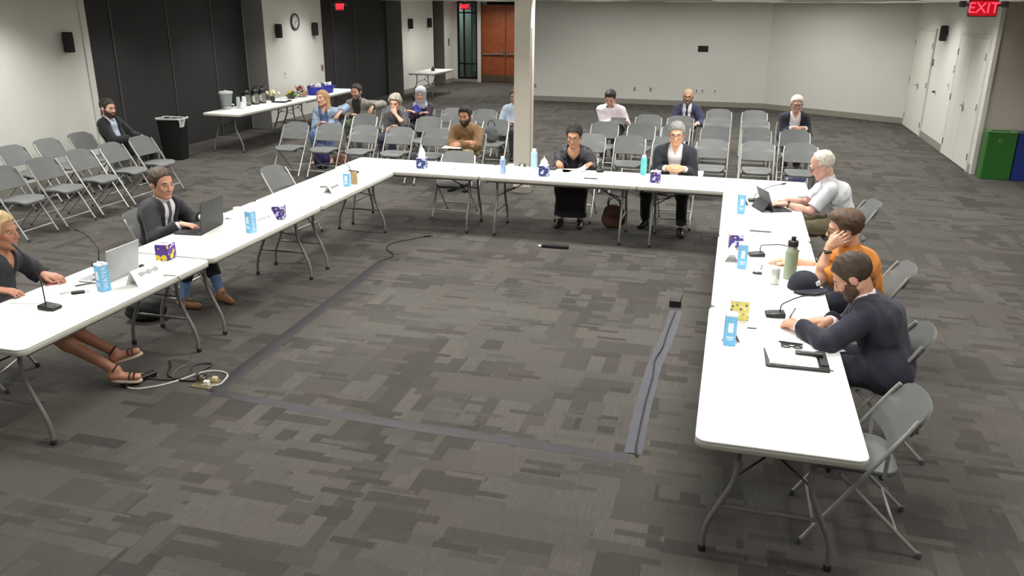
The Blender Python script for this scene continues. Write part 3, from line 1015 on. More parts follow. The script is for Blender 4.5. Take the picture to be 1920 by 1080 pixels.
# local frame: button side is -Y; neck points given in that frame
microphone('desk microphone with a tall black gooseneck on the near left table', (-4.17, 4.03, z), RE, [(0.0, 0.03, 0.20), (0.06, 0.20, 0.34), (0.08, 0.26, 0.37)])
microphone('desk microphone behind the silver laptop with its neck over the table edge', (-4.50, 4.89, z), RE, [(0.0, 0.0, 0.13), (0.10, 0.18, 0.20), (0.16, 0.32, 0.215)])
microphone('desk microphone at the far end of the left hand tables', (-4.25, 8.72, z), RE, [(0, 0.05, 0.10), (-0.15, 0.22, 0.14), (-0.22, 0.3, 0.12)])
microphone('desk microphone beside the woman in tweed, left side', (-2.04, 9.62, z), 0, [(0.0, 0.06, 0.10), (-0.02, 0.18, 0.16)])
microphone('desk microphone right of the papers of the woman in tweed', (-1.47, 9.66, z), 0.2, [(0.0, 0.06, 0.07), (-0.08, 0.12, 0.10)])
microphone('desk microphone behind the dark tablet with its neck leaning right', (0.27, 8.55, z), -RE, [(-0.0, 0.03, 0.07), (0.02, 0.16, 0.17), (0.03, 0.27, 0.20)])
microphone('desk microphone in front of the hand of the man in orange', (0.29, 6.56, z), -RE + 0.2, [(0.0, 0.02, 0.09), (0.0, 0.20, 0.10), (0.02, 0.28, 0.07)])
microphone('desk microphone beside the writing hand on the nearest right table', (0.385, 5.20, z), -RE + 0.1, [(0.0, 0.03, 0.08), (0.06, 0.12, 0.16), (0.10, 0.19, 0.19)])

INK = M('ink_grey', (120, 120, 124), 0.7)
def name_card(label, loc, rz, wd=0.26, hh=0.10, mat=None, scribble=True):
    t = thing('name_card', label, 'name card', loc, rz, 'folded name cards')
    d = 0.055
    s = MB()
    for sg in (-1, 1):
        s.surf(lambda u, v: (((2 * u - 1) * wd / 2, sg * d * (1 - v), hh * v), (0, sg * hh, d)), 2, 2, 0.002)
    s.build('card', mat or PAPER, t, False)
    if scribble:
        k = MB()
        pts = []
        n_ = 46
        for i in range(n_):
            u = i / (n_ - 1)
            v = 0.62 + 0.16 * math.sin(i * 1.7) * (1 if (i // 9) % 2 == 0 else 0.5)
            pts.append(((u - 0.5) * wd * 0.62, -d * (1 - v) - 0.0022, hh * v + 0.001))
        k.tube(pts, 0.0012, 4)
        k.build('handwriting', INK, t)
    return t
name_card('folded white name card in front of the silver laptop', (-3.955, 4.70, z), RE - 0.05, 0.30, 0.11)
name_card('folded white name card between carton and tissue box on the middle left table', (-4.0, 6.32, z), RE - 0.1, 0.30, 0.10)
name_card('folded white name card on the far left table', (-4.02, 7.75, z), RE, 0.26, 0.09)
name_card('folded white name card beside the tall tissue on the back left table', (-3.30, 9.24, z), 0.03, 0.26, 0.09)
name_card('folded white name card between the bottle and the tissue box on the back table', (-2.36, 9.22, z), 0.0, 0.26, 0.09)
name_card('folded name card standing before the purple tissue box on the middle right table', (0.10, 6.42, z), -RE, 0.22, 0.10, None, False)
name_card('folded name card behind the water carton on the nearest right table', (0.115, 4.80, z), -RE, 0.24, 0.10, None, False)
name_card('folded name card beside the carton on the far right table', (0.19, 8.45, z), -RE, 0.24, 0.10)

# laptops ------------------------------------------------------------
def laptop(label, loc, rz, shell, key, wd=0.32, dp=0.22, open_deg=105):
    """local: user sits at -Y, lid hinged at +Y"""
    t = thing('laptop', label, 'laptop', loc, rz)
    MB().box((0, 0, 0.009), (wd, dp, 0.016), bev=0.004).build('base', shell, t, False)
    kb = MB()
    for r in range(5):
        for c in range(12):
            kb.box((-wd * 0.42 + c * wd * 0.84 / 11, 0.075 - r * 0.021, 0.0185), (wd * 0.062, 0.016, 0.003))
    kb.build('keyboard', key, t, False)
    MB().box((0, -0.072, 0.0178), (0.1, 0.055, 0.0015)).build('trackpad', key, t, False)
    a = math.radians(open_deg)
    rot = Matrix.Rotation(-(a - PI / 2), 4, 'X')
    lid = MB().box((0, 0, dp * 0.5), (wd, 0.008, dp), bev=0.003)
    lid.v = [tuple((rot @ Vector(p)) + Vector((0, dp / 2, 0.016))) for p in lid.v]
    lo_ = lid.build('lid', shell, t, False)
    sc = MB().box((0, -0.005, dp * 0.52), (wd * 0.95, 0.002, dp * 0.86))
    sc.v = [tuple((rot @ Vector(p)) + Vector((0, dp / 2, 0.016))) for p in sc.v]
    sc.build('screen', M('laptop_screen', (60, 66, 76), 0.15), lo_, False)
    return t
laptop('silver laptop open on the near left table', (-4.28, 4.70, z), -RE + 0.10 + PI - PI, M('silver_shell', (176, 177, 180), 0.35, 0.5), M('key_grey', (60, 60, 62), 0.5), 0.34, 0.235, 100).rotation_euler = (0, 0, -RE - 0.0)
laptop('black laptop open in front of the man in suit on the left', (-4.45, 6.02, z), -RE + 0.12, M('black_shell', (34, 35, 36), 0.45), M('key_dark', (16, 16, 17), 0.5), 0.40, 0.26, 95)

# tablet with keyboard case of the white haired man: he sits at +X
t = thing('tablet_computer', 'dark tablet on a folding keyboard case in front of the white haired man', 'tablet', (0.48, 8.27, z), RE + 0.38)
dk = M('tablet_dark', (52, 53, 56), 0.5)
MB().box((0, -0.02, 0.005), (0.29, 0.21, 0.008), bev=0.002).build('keyboard_case', dk, t, False)
kk = MB()
for r in range(4):
    for c in range(11):
        kk.box((-0.12 + c * 0.024, 0.05 - r * 0.024, 0.011), (0.02, 0.019, 0.003))
kk.build('keys', M('key_dark'), t, False)
rot = Matrix.Rotation(-math.radians(22), 4, 'X')
sl = MB().box((0, 0, 0.105), (0.29, 0.008, 0.21), bev=0.003)
sl.v = [tuple((rot @ Vector(p)) + Vector((0, 0.06, 0.010))) for p in sl.v]
so = sl.build('slate', M('tablet_back', (74, 75, 78), 0.45), t, False)
sl = MB().box((0, -0.005, 0.108), (0.27, 0.002, 0.19))
sl.v = [tuple((rot @ Vector(p)) + Vector((0, 0.06, 0.010))) for p in sl.v]
sl.build('screen', M('tablet_screen', (120, 130, 140), 0.2), so, False)
kf = MB().box((0, 0, 0.058), (0.27, 0.004, 0.115))
rk = Matrix.Rotation(math.radians(36), 4, 'X')
kf.v = [tuple((rk @ Vector(p)) + Vector((0, 0.176, 0.003))) for p in kf.v]
kf.build('kickstand', dk, t, False)

# bottles, cups, can -------------------------------------------------
def lathe_thing(name, label, cat, loc, parts, group=None, n=20):
    t = thing(name, label, cat, loc, random.uniform(0, 6), group)
    for pn, prof, mt in parts:
        MB().lathe(prof, n=n).build(pn, mt, t, True, 50)
    return t
SAGE = M('sage_enamel', (150, 160, 134), 0.45, var=0.03)
lathe_thing('drink_bottle', 'sage green insulated bottle with black spout lid', 'bottle', (0.515, 6.04, z), [
    ('body', [(0.040, 0), (0.046, 0.004), (0.046, 0.19), (0.044, 0.205), (0.036, 0.225), (0.030, 0.232)], SAGE),
    ('collar', [(0.033, 0.232), (0.034, 0.238), (0.034, 0.246), (0.030, 0.25)], CHROME),
    ('lid', [(0.036, 0.246), (0.037, 0.252), (0.037, 0.282), (0.030, 0.288), (0.016, 0.290), (0.016, 0.302), (0.019, 0.306), (0.016, 0.316), (0.004, 0.318)], BLACKP)])
lathe_thing('soda_can', 'silver drink can beside the sage green bottle', 'can', (0.405, 5.875, z), [
    ('body', [(0.024, 0), (0.031, 0.008), (0.033, 0.014), (0.033, 0.105), (0.027, 0.118), (0.026, 0.121), (0.022, 0.119)], M('can_print', (214, 214, 210), 0.35, 0.4, var=0.25, scale=45)),
    ('top', [(0.0255, 0.117), (0.024, 0.1185), (0.001, 0.1185)], CHROME)])
ALU = M('aluminium_bottle', (150, 172, 205), 0.4, 0.3, var=0.08)
CAPW = M('cap_white', (238, 240, 240), 0.5)
def al_bottle(label, loc, mt, hh=0.20, r=0.034):
    return lathe_thing('water_bottle', label, 'bottle', loc, [
        ('body', [(r * 0.9, 0), (r, 0.005), (r, hh * 0.78), (r * 0.88, hh * 0.85), (r * 0.55, hh * 0.91)], mt),
        ('cap', [(r * 0.62, hh * 0.90), (r * 0.66, hh * 0.91), (r * 0.66, hh), (r * 0.5, hh + 0.004)], CAPW)], 'water bottles on the back tables')
al_bottle('blue grey metal water bottle near the seam of the back tables', (-2.56, 9.22, z), ALU)
al_bottle('pale blue water bottle behind the dark blue tissue box', (-2.27, 9.60, z), M('bottle_pale_blue', (168, 206, 238), 0.4, 0.1), 0.24, 0.04)
al_bottle('turquoise water bottle in front of the grey haired man in suit', (-0.95, 9.62, z), M('bottle_teal', (104, 205, 205), 0.4, 0.1), 0.23, 0.036)
CUPC = M('clear_cup', (225, 238, 236), 0.12, var=0.02, alpha=0.45)
def cup(label, loc, mt, r=0.036, hh=0.095):
    return lathe_thing('cup', label, 'cup', loc, [('cup_wall', [(r * 0.72, 0), (r * 0.74, 0.003), (r, hh), (r * 0.94, hh), (r * 0.68, 0.006), (0.001, 0.006)], mt)], 'cups on the meeting tables')
cup('clear plastic cup right of the blue grey bottle', (-2.47, 9.25, z), CUPC, 0.045, 0.11)
cup('clear plastic cup left of the dark blue tissue box', (-2.21, 9.20, z), CUPC)
cup('white paper cup right of the grey haired man in suit', (-0.29, 9.64, z), M('paper_cup', (240, 240, 242), 0.6), 0.034, 0.075)
cup('white paper cup beside the black laptop', (-4.34, 6.47, z), M('paper_cup'), 0.04, 0.10)
# crumpled napkins -----------------------------------------------------
def crumple(label, loc, r):
    b = bmesh.new()
    bmesh.ops.create_icosphere(b, subdivisions=3, radius=r)
    for v_ in b.verts:
        k = 0.8 + 0.35 * math.sin(v_.co.x * 90 + 1) * math.sin(v_.co.y * 80) + 0.25 * math.sin(v_.co.z * 110 + v_.co.x * 60)
        v_.co *= k
        v_.co.z = max(v_.co.z * 0.7 + r * 0.5, 0.0)
    mb = MB().bm(b)
    o = mb.build('crumpled_napkin', TISSUE, None)
    o.location = loc
    return tag(o, label, 'napkin', 'crumpled napkins')
crumple('crumpled white napkin behind the cup by the black laptop', (-4.43, 6.43, z), 0.05)
crumple('crumpled white napkin at the edge beside the black laptop', (-4.47, 6.30, z), 0.045)
crumple('crumpled white napkin beside the cup on the back table', (-2.28, 9.32, z), 0.04)

# pens -----------------------------------------------------------------
def pen(label, loc, rz, mt, L_=0.145, r=0.005, tilt=0.0):
    t = thing('pen', label, 'pen', loc, rz, 'pens on the tables')
    MB().tube([(-L_ / 2, 0, r), (L_ * 0.36, 0, r), (L_ * 0.47, 0, r), (L_ / 2, 0, r)], [r, r, r * 0.6, r * 0.2], 8).build('barrel', mt, t)
    MB().box((-L_ * 0.35, 0, 2.0 * r), (L_ * 0.28, r * 0.7, r * 0.5)).build('clip', CHROME, t, False)
    return t
PGREY = M('pen_grey', (96, 98, 98), 0.4)
pen('red pen on the papers of the woman at the left edge', (-4.52, 4.46, z), 1.2, M('pen_red', (200, 70, 60), 0.4))
pen('dark pen left of the blue carton on the near left table', (-4.30, 4.50, z), 1.0, PGREY)
pen('grey pen lying on the far left table', (-4.17, 7.93, z), 0.5, PGREY, 0.17, 0.007)
pen('grey pen lying on the far right table behind the man in orange', (0.34, 7.33, z), 0.0, PGREY, 0.19, 0.007)
pen('dark pen lying at the front of the back table', (-1.50, 9.20, z), 0.1, BLACKP, 0.16, 0.006)
pen('short dark pen beside the black key fob', (0.325, 6.25, z), 1.45, PGREY, 0.11)
pen('short grey pen beside the leaf print tissue box', (0.24, 4.93, z), 0.1, PGREY, 0.06, 0.004)

# papers ---------------------------------------------------------------
def sheet(label, loc, rz, wd=0.216, hh=0.279, th=0.003, curl=0.0, mat=None):
    mb = MB().surf(lambda u, v: (((u - 0.5) * wd, (v - 0.5) * hh, th + curl * (max(0, u - 0.6) / 0.4) ** 2), (0, 0, 1)), 8, 4, th)
    o = mb.build('paper_sheet', mat or PAPER, None, False)
    o.location = loc
    o.rotation_euler = (0, 0, rz)
    return tag(o, label, 'paper', 'papers on the tables')
sheet('white paper lying before the woman at the left edge', (-4.42, 4.20, z), 0.2)
sheet('white papers held by the woman in tweed jacket', (-1.78, 9.62, z), 0.3, 0.28, 0.216, 0.003, 0.05)
sheet('second white paper of the woman in tweed jacket', (-1.95, 9.55, z), -0.2, 0.28, 0.216)
sheet('paper the man in navy suit is writing on', (0.56, 5.22, z), 0.1, 0.216, 0.279)
sheet('loose paper under the arm of the man in navy suit', (0.60, 4.78, z), 0.5, 0.216, 0.279)
sheet('paper lying beside the sage green bottle', (0.61, 6.42, z), 0.1, 0.25, 0.20)
sheet('paper by the seat of the empty chair on the back left table', (-3.0, 9.45, z), 0.05, 0.28, 0.216)

# portfolio ------------------------------------------------------------
t = thing('portfolio', 'open black portfolio with white papers on the nearest right table', 'portfolio', (0.475, 4.50, z), 0.02)
MB().prism(rrect(0.34, 0.27, 0.015, 3), 0, 0.014, bev=0.004).build('cover', M('leatherette', (38, 38, 40), 0.5, bump=0.2, bscale=150), t)
MB().box((0.145, 0.02, 0.018), (0.045, 0.2, 0.008), bev=0.002).build('pocket', M('leatherette'), t, False)
pg = MB()
pg.box((-0.02, 0.01, 0.017), (0.26, 0.25, 0.004))
pg.box((-0.035, 0.02, 0.022), (0.25, 0.25, 0.002), rot=(0, 0, 0.1))
pg.build('papers', PAPER, t, False)
MB().tube([(0.165, -0.12, 0.012), (0.185, -0.13, 0.012)], 0.003, 6).build('zip_pull', BLACKM, t)
zp = z + 0.028
t = thing('smartphone', 'black phone lying on the portfolio papers', 'phone', (0.545, 4.545, zp), 0.0)
MB().prism(rrect(0.15, 0.045, 0.008, 3), 0, 0.009, bev=0.002).build('body', BLACKP, t)
MB().box((0.01, 0.0, 0.010), (0.12, 0.012, 0.002)).build('reflection_strip', M('phone_grey', (120, 120, 122), 0.3), t, False)
t = thing('folded_eyeglasses', 'folded black eyeglasses on the portfolio papers', 'glasses', (0.455, 4.615, zp), 0.0)
g = MB()
for sx in (-1, 1):
    g.tube([(sx * 0.033 + 0.024 * math.cos(a * PI / 6), 0.018 * math.sin(a * PI / 6), 0.006) for a in range(12)], 0.004, 6, closed=True)
g.tube([(-0.01, 0, 0.006), (0.01, 0, 0.006)], 0.004, 6)
g.build('front_frame', BLACKP, t)
for k, yy in ((-1, 0.03), (1, 0.038)):
    MB().tube([(k * 0.058, 0.0, 0.006), (k * 0.058, yy, 0.006), (-k * 0.06, yy + 0.004, 0.006)], 0.003, 6).build('temple', BLACKP, t)
pen('black pen on the portfolio papers', (0.455, 4.675, zp), -0.05, BLACKP, 0.14)
# key fobs, phone and pucks ----------------------------------------------
t = thing('key_fob', 'black key fob beside the silver can', 'key fob', (0.29, 6.08, z), -0.1)
MB().prism(rrect(0.07, 0.04, 0.018, 4), 0, 0.014, bev=0.004).build('body', BLACKP, t)
MB().lathe([(0.008, 0.013), (0.008, 0.0155), (0.001, 0.016)], (-0.008, 0, 0), 12).build('button', WHITEP, t)
t = thing('car_keys', 'black car keys lying left of the blue carton on the near left table', 'keys', (-4.22, 4.33, z), 0.75)
MB().prism(rrect(0.085, 0.04, 0.015, 4), 0, 0.016, bev=0.004).build('fob', BLACKP, t)
MB().tube([(0.05 + 0.018 * math.cos(a * PI / 5), 0.018 * math.sin(a * PI / 5), 0.006) for a in range(10)], 0.002, 6, closed=True).build('ring', CHROME, t)
MB().bar((-0.04, 0.02, 0.012), (-0.11, 0.03, 0.004), 0.01, 0.003).build('blade', CHROME, t, False)
lathe_thing('speaker_puck', 'small round black puck beside the silver laptop', 'puck', (-4.18, 4.93, z), [('body', [(0.016, 0), (0.02, 0.004), (0.02, 0.022), (0.012, 0.028)], BLACKP)])
t = thing('clip_timer', 'small dark clock with pale dial on the back table by the pillar', 'clock', (-2.42, 9.62, z), 0.1)
MB().box((0, 0, 0.03), (0.085, 0.03, 0.06), bev=0.006).build('case', M('timer_case', (86, 82, 64), 0.5), t, False)
MB().box((-0.006, -0.017, 0.032), (0.028, 0.003, 0.028)).build('dial', CAPW, t, False)
t = thing('paper_bag', 'small brown paper bag beside the blue carton on the far left table', 'bag', (-3.97, 8.17, z), 0.2)
mb = MB().prism([(-0.035, -0.025), (0.035, -0.025), (0.03, 0.025), (-0.03, 0.025)], 0, 0.13)
mb.v = [(x * (1 - 1.2 * zz * zz), y * (1 - 4 * zz) if zz > 0.05 else y, zz + 0.004 * math.sin(40 * x)) for x, y, zz in mb.v]
mb.build('bag_body', M('kraft_paper', (196, 160, 116), 0.8, var=0.1, scale=30, bump=0.3, bscale=40), t, False)
MB().box((0, 0, 0.125), (0.05, 0.02, 0.012)).build('folded_top', M('kraft_paper'), t, False)
# baseball cap -----------------------------------------------------------
t = thing('baseball_cap', 'navy baseball cap with a white emblem beside the sage green bottle', 'cap', (0.60, 5.83, z), 0.55)
NAVY = M('cap_cloth', (34, 36, 46), 0.85, var=0.08, bump=0.2, bscale=200)
cr = MB()
def fc(u, v):
    a = 2 * PI * u
    e = v * PI / 2
    rr = math.cos(e) ** 0.75
    return (0.112 * rr * math.cos(a), 0.100 * rr * math.sin(a), 0.118 * math.sin(e) + 0.006), (math.cos(a) * rr, math.sin(a) * rr, math.sin(e) + .01)
cr.surf(fc, 24, 8, 0.004)
cr.build('crown', NAVY, t)
def fv(u, v):
    a = math.radians(-150 + 120 * u)
    r0 = 0.108 + 0.082 * v * math.sin(PI * (0.12 + 0.76 * u)) ** 0.6
    return (r0 * math.cos(a) * 1.0, r0 * math.sin(a) * 0.95, 0.012 + 0.012 * math.sin(PI * u) - 0.004 * v), (0, 0, 1)
MB().surf(fv, 16, 5, 0.005).build('visor', NAVY, t)
MB().sphere((0, 0, 0.125), (0.008, 0.008, 0.005), 8, 6).build('top_button', NAVY, t)
em = MB()
for k, (x, zz, wx, wz) in enumerate(((0.0, 0.055, 0.05, 0.012), (-0.02, 0.045, 0.012, 0.03), (0.02, 0.045, 0.012, 0.03), (0.0, 0.035, 0.035, 0.010))):
    a = -1.0 + x * 10
    e = zz / 0.12
    em.box((0.113 * math.cos(a) * math.cos(e * 0.9) ** 0.75, 0.101 * math.sin(a) * math.cos(e * 0.9) ** 0.75, zz + 0.012), (wx, 0.006, wz), rot=(-0.5, 0, a + PI / 2))
em.build('emblem', CAPW, t, False)
t = thing('folder', 'flat dark folder at the table edge behind the baseball cap', 'folder', (0.61, 6.14, z), 0.02)
MB().box((0, 0, 0.004), (0.24, 0.14, 0.007), bev=0.002).build('cover', M('folder_taupe', (96, 88, 84), 0.5), t, False)
MB().box((-0.005, 0.0, 0.009), (0.225, 0.13, 0.002)).build('inner_sheet', PAPER, t, False)

# ================================================================== floor: cables, tape, boxes
TAPE = M('gaffer_tape', (54, 52, 54), 0.6, var=0.08, scale=10)
def strip(label, pts, wd, mat=TAPE):
    mb = MB()
    P = [Vector((*p, 0)) for p in pts]
    vs_, fs_ = [], []
    for i, p in enumerate(P):
        d = (P[min(i + 1, len(P) - 1)] - P[max(i - 1, 0)]).normalized()
        n_ = Vector((-d.y, d.x, 0)) * wd / 2
        for q, h_ in ((-1.0, 0.001), (-0.5, 0.004), (0, 0.007), (0.5, 0.004), (1.0, 0.001)):
            vs_.append(tuple(p + n_ * q + Vector((0, 0, h_))))
    for i in range(len(P) - 1):
        for j in range(4):
            fs_.append((i * 5 + j, i * 5 + j + 1, i * 5 + 5 + j + 1, i * 5 + 5 + j))
    mb.add(vs_, fs_)
    o = mb.build('floor_tape', mat, None)
    return tag(o, label, 'tape', 'tape strips over floor cables')
strip('dark tape strip running along the left tables inside the square', [(-3.37, 4.50), (-3.40, 5.6), (-3.43, 6.7), (-3.47, 7.70)], 0.115)
strip('grey tape strip across the front of the square', [(-3.37, 4.50), (-2.6, 4.44), (-1.8, 4.41), (-1.0, 4.40), (-0.42, 4.385)], 0.10)
strip('grey tape strip along the right table inside the square', [(-0.40, 4.45), (-0.41, 5.1), (-0.40, 5.8), (-0.34, 6.6), (-0.33, 7.05)], 0.11, M('gaffer_tape_pale', (72, 72, 80), 0.6, var=0.1, scale=10))
strip('thin tape strip along the back tables inside the square', [(-3.36, 8.74), (-2.7, 8.72), (-1.98, 8.70)], 0.035)

def cable(name, label, pts, r, mat, cat='cable'):
    o = MB().tube(bend(pts, 0.12, 5), r, 6).build(name, mat, None)
    return tag(o, label, cat)
CBLK = M('cable_black', (24, 24, 25), 0.5)
CGRY = M('cable_pale', (186, 184, 176), 0.5)
cable('power_cable', 'black cable from the left tape strip to the back corner of the square',
      [(-3.50, 7.66, 0.006), (-3.40, 7.92, 0.006), (-3.62, 8.12, 0.006), (-3.66, 8.36, 0.006), (-3.42, 8.68, 0.006), (-3.36, 8.72, 0.012)], 0.006, CBLK)
cable('power_cable', 'black cable lying over the grey tape strip near the right table',
      [(-0.33, 7.0, 0.014), (-0.36, 6.5, 0.014), (-0.37, 6.1, 0.014), (-0.41, 5.9, 0.014), (-0.39, 5.6, 0.014), (-0.40, 5.1, 0.014), (-0.39, 4.5, 0.014), (-0.37, 4.41, 0.014)], 0.006, CBLK)
cable('charger_cable', 'thin grey cable hanging off the near left table to the floor',
      [(-3.92, 4.80, 0.722), (-3.83, 4.83, 0.722), (-3.795, 4.85, 0.70), (-3.79, 4.86, 0.4), (-3.79, 4.86, 0.02), (-3.85, 4.75, 0.006), (-3.80, 4.62, 0.006)], 0.0035, M('cable_grey', (110, 110, 108), 0.5))
cable('extension_cable', 'pale cable looping on the floor around the power strip',
      [(-3.92, 4.62, 0.006), (-4.10, 4.60, 0.006), (-4.08, 4.42, 0.006), (-3.93, 4.36, 0.006), (-3.75, 4.50, 0.006), (-3.62, 4.80, 0.006), (-3.42, 4.80, 0.006), (-3.38, 4.58, 0.006), (-3.50, 4.55, 0.012)], 0.0075, CGRY)
cable('power_cable', 'dark cable curling beside the floor box',
      [(-3.98, 4.55, 0.012), (-3.80, 4.55, 0.008), (-3.68, 4.68, 0.008), (-3.80, 4.86, 0.008), (-3.62, 4.93, 0.008), (-3.66, 4.70, 0.018), (-3.56, 4.60, 0.018)], 0.0065, M('cable_dark', (58, 58, 58), 0.5))
cable('power_cable', 'dark cable ending in a plug near the sandalled feet',
      [(-4.00, 4.86, 0.008), (-3.92, 4.78, 0.008), (-3.86, 4.64, 0.008), (-3.74, 4.58, 0.008), (-3.58, 4.60, 0.008)], 0.0065, CBLK)
t = thing('power_strip', 'black power strip on the floor under the crossed feet', 'power strip', (-3.98, 4.50, 0), 1.25)
MB().box((0, 0, 0.022), (0.26, 0.055, 0.04), bev=0.006).build('housing', BLACKP, t, False)
for k in range(5):
    MB().box((-0.09 + 0.045 * k, 0, 0.043), (0.03, 0.032, 0.004), bev=0.001).build('socket', M('socket_dark', (46, 46, 48), 0.5), t, False)
t = thing('floor_box', 'open floor box with plugs and coiled cables at the corner of the square', 'floor box', (-3.50, 4.60, 0), 0.0)
MB().box((0, 0, 0.004), (0.16, 0.16, 0.008), bev=0.002).build('plate', M('floor_box_brass', (150, 138, 104), 0.45, 0.5), t, False)
for k, (x, y) in enumerate(((-0.04, 0.02), (0.03, -0.03), (0.05, 0.04))):
    MB().box((x, y, 0.026), (0.04, 0.035, 0.035), bev=0.005).build('plug', WHITEP if k == 1 else M('plug_cream', (206, 196, 160), 0.5), t, False)
cl = MB()
cl.tube([(-0.04 + 0.035 * math.cos(a * 0.7), 0.02 + 0.03 * math.sin(a * 0.7), 0.02 + 0.002 * a) for a in range(20)], 0.005, 6)
cl.build('coiled_cord', CBLK, t)
t = thing('power_strip', 'black power bar lying inside the square before the back tables', 'power strip', (-1.80, 8.71, 0), 0.03)
MB().box((0, 0, 0.02), (0.31, 0.05, 0.038), bev=0.006).build('housing', BLACKP, t, False)
for k in range(6):
    MB().box((-0.115 + 0.046 * k, 0, 0.041), (0.03, 0.03, 0.003), bev=0.001).build('socket', M('socket_dark'), t, False)
MB().box((-0.175, 0, 0.014), (0.04, 0.025, 0.022), bev=0.004).build('plug', WHITEP, t, False)
t = thing('power_adapter', 'black power block at the end of the grey tape near the right table', 'adapter', (-0.345, 7.16, 0), 0.05)
MB().box((0, 0, 0.035), (0.105, 0.06, 0.07), bev=0.008).build('block', BLACKP, t, False)
MB().box((-0.005, 0.05, 0.02), (0.09, 0.04, 0.04), bev=0.006).build('plug_face', M('adapter_grey', (120, 116, 122), 0.5), t, False)
MB().tube([(0.05, 0.05, 0.05), (0.058, 0.06, 0.10)], 0.004, 6).build('cord_stub', CBLK, t)
t = thing('cable_junction', 'small black cable junction at the back corner of the square', 'junction', (-3.36, 8.75, 0), 0.5)
MB().box((0, 0, 0.014), (0.07, 0.05, 0.028), bev=0.006).build('block', BLACKP, t, False)
MB().tube([(0.03, 0, 0.014), (0.07, 0.0, 0.008)], 0.006, 6).build('cord_stub', CBLK, t)

# ================================================================== bags
def soft_bag(name, label, loc, rz, size, mat, handle=None, hmat=None, taper=0.75):
    t = thing(name, label, 'bag', loc, rz)
    b = bmesh.new()
    bmesh.ops.create_icosphere(b, subdivisions=4, radius=1.0)
    for v_ in b.verts:
        x, y, zz = v_.co
        p_ = 2.6
        k = (abs(x) ** p_ + abs(y) ** p_ + abs(zz) ** p_) ** (-1 / p_)
        x, y, zz = x * k, y * k, zz * k
        tp = 1 - (1 - taper) * (zz + 1) / 2
        w_ = 1 + 0.03 * math.sin(7 * zz + 3 * x) + 0.025 * math.sin(9 * x + 4 * y)
        v_.co = (x * size[0] / 2 * tp * w_, y * size[1] / 2 * tp * w_, (zz + 1) * size[2] / 2)
    MB().bm(b).build('bag_body', mat, t)
    if handle:
        for hy in handle:
            pts = [(-size[0] * 0.22, hy, size[2] * 0.9), (-size[0] * 0.2, hy * 1.4, size[2] * 1.22), (0, hy * 1.7, size[2] * 1.34), (size[0] * 0.2, hy * 1.4, size[2] * 1.22), (size[0] * 0.22, hy, size[2] * 0.9)]
            MB().tube(bend(pts, 0.06, 4), 0.007, 6).build('handle', hmat or mat, t)
    return t
soft_bag('tote_bag', 'brown leather tote bag on the floor beside the woman in tweed', (-1.30, 9.80, 0), 0.3, (0.34, 0.16, 0.30), M('brown_leather', (92, 62, 44), 0.5, var=0.25, scale=10, bump=0.2, bscale=30), (-0.03, 0.03), M('dark_strap', (34, 32, 28), 0.5), 0.7)
soft_bag('backpack', 'dark purple backpack under the first chair of the left audience block', (-6.52, 12.25, 0), 0.1, (0.30, 0.22, 0.40), M('purple_nylon', (46, 38, 84), 0.6, var=0.2, scale=8, bump=0.2, bscale=30), (0.02,), M('dark_strap'), 0.8)
soft_bag('handbag', 'spotted brown handbag on the floor under the second front chair', (-6.20, 12.30, 0), -0.1, (0.27, 0.16, 0.26), pattern_material('spotted_leather', (92, 50, 32), (40, 26, 20), (150, 90, 50), 40, 0.25), (0.02,), M('dark_strap'), 0.8)
soft_bag('backpack', 'black backpack on the floor under the near left table', (-4.75, 5.58, 0), 0.4, (0.36, 0.24, 0.20), M('black_nylon', (26, 27, 30), 0.7, var=0.2, bump=0.2, bscale=30), None, None, 0.8)
soft_bag('backpack', 'grey backpack on a seat near the pillar', (-3.80, 12.98, 0.455), 0.0, (0.26, 0.18, 0.27), M('grey_nylon', (92, 92, 94), 0.7, var=0.2, bump=0.2, bscale=30), (0.0,), M('dark_strap'), 0.75)
soft_bag('backpack', 'dark backpack under the chairs behind the man in brown sweater', (-4.90, 12.30, 0), 0.2, (0.34, 0.22, 0.34), M('charcoal_nylon', (52, 52, 58), 0.7, var=0.3, scale=14, bump=0.2, bscale=30), (0.0,), M('dark_strap'), 0.75)
soft_bag('tote_bag', 'blue and white printed bag under the right end of the audience chairs', (0.98, 12.35, 0), 0.1, (0.34, 0.18, 0.32), pattern_material('printed_cloth', (60, 72, 110), (190, 190, 196), (120, 60, 70), 14, 0.3), (0.02,), M('dark_strap'), 0.85)

# ================================================================== refreshment table
zf = TT
GLS = M('dispenser_acrylic', (200, 208, 210), 0.08, var=0.02, alpha=0.22)
t = thing('water_dispenser', 'clear water dispenser on the near end of the refreshment table', 'dispenser', (-9.16, 13.66, zf), 0.3)
MB().lathe([(0.075, 0), (0.08, 0.005), (0.08, 0.05), (0.07, 0.055)], n=20).build('stand', M('dispenser_base', (176, 178, 176), 0.4), t)
MB().lathe([(0.085, 0.055), (0.09, 0.06), (0.125, 0.29), (0.12, 0.29), (0.085, 0.07)], n=24).build('jar', GLS, t)
MB().lathe([(0.082, 0.072), (0.113, 0.25), (0.001, 0.25)], n=24).build('water', M('water_tint', (140, 148, 152), 0.05, alpha=0.35), t)
MB().lathe([(0.128, 0.285), (0.13, 0.29), (0.13, 0.315), (0.10, 0.325), (0.02, 0.33), (0.02, 0.345)], n=24).build('lid', M('dispenser_lid', (206, 208, 206), 0.4), t)
MB().tube([(0.085, -0.0, 0.085), (0.125, -0.0, 0.085), (0.128, 0, 0.06)], 0.012, 8).build('tap', WHITEP, t)
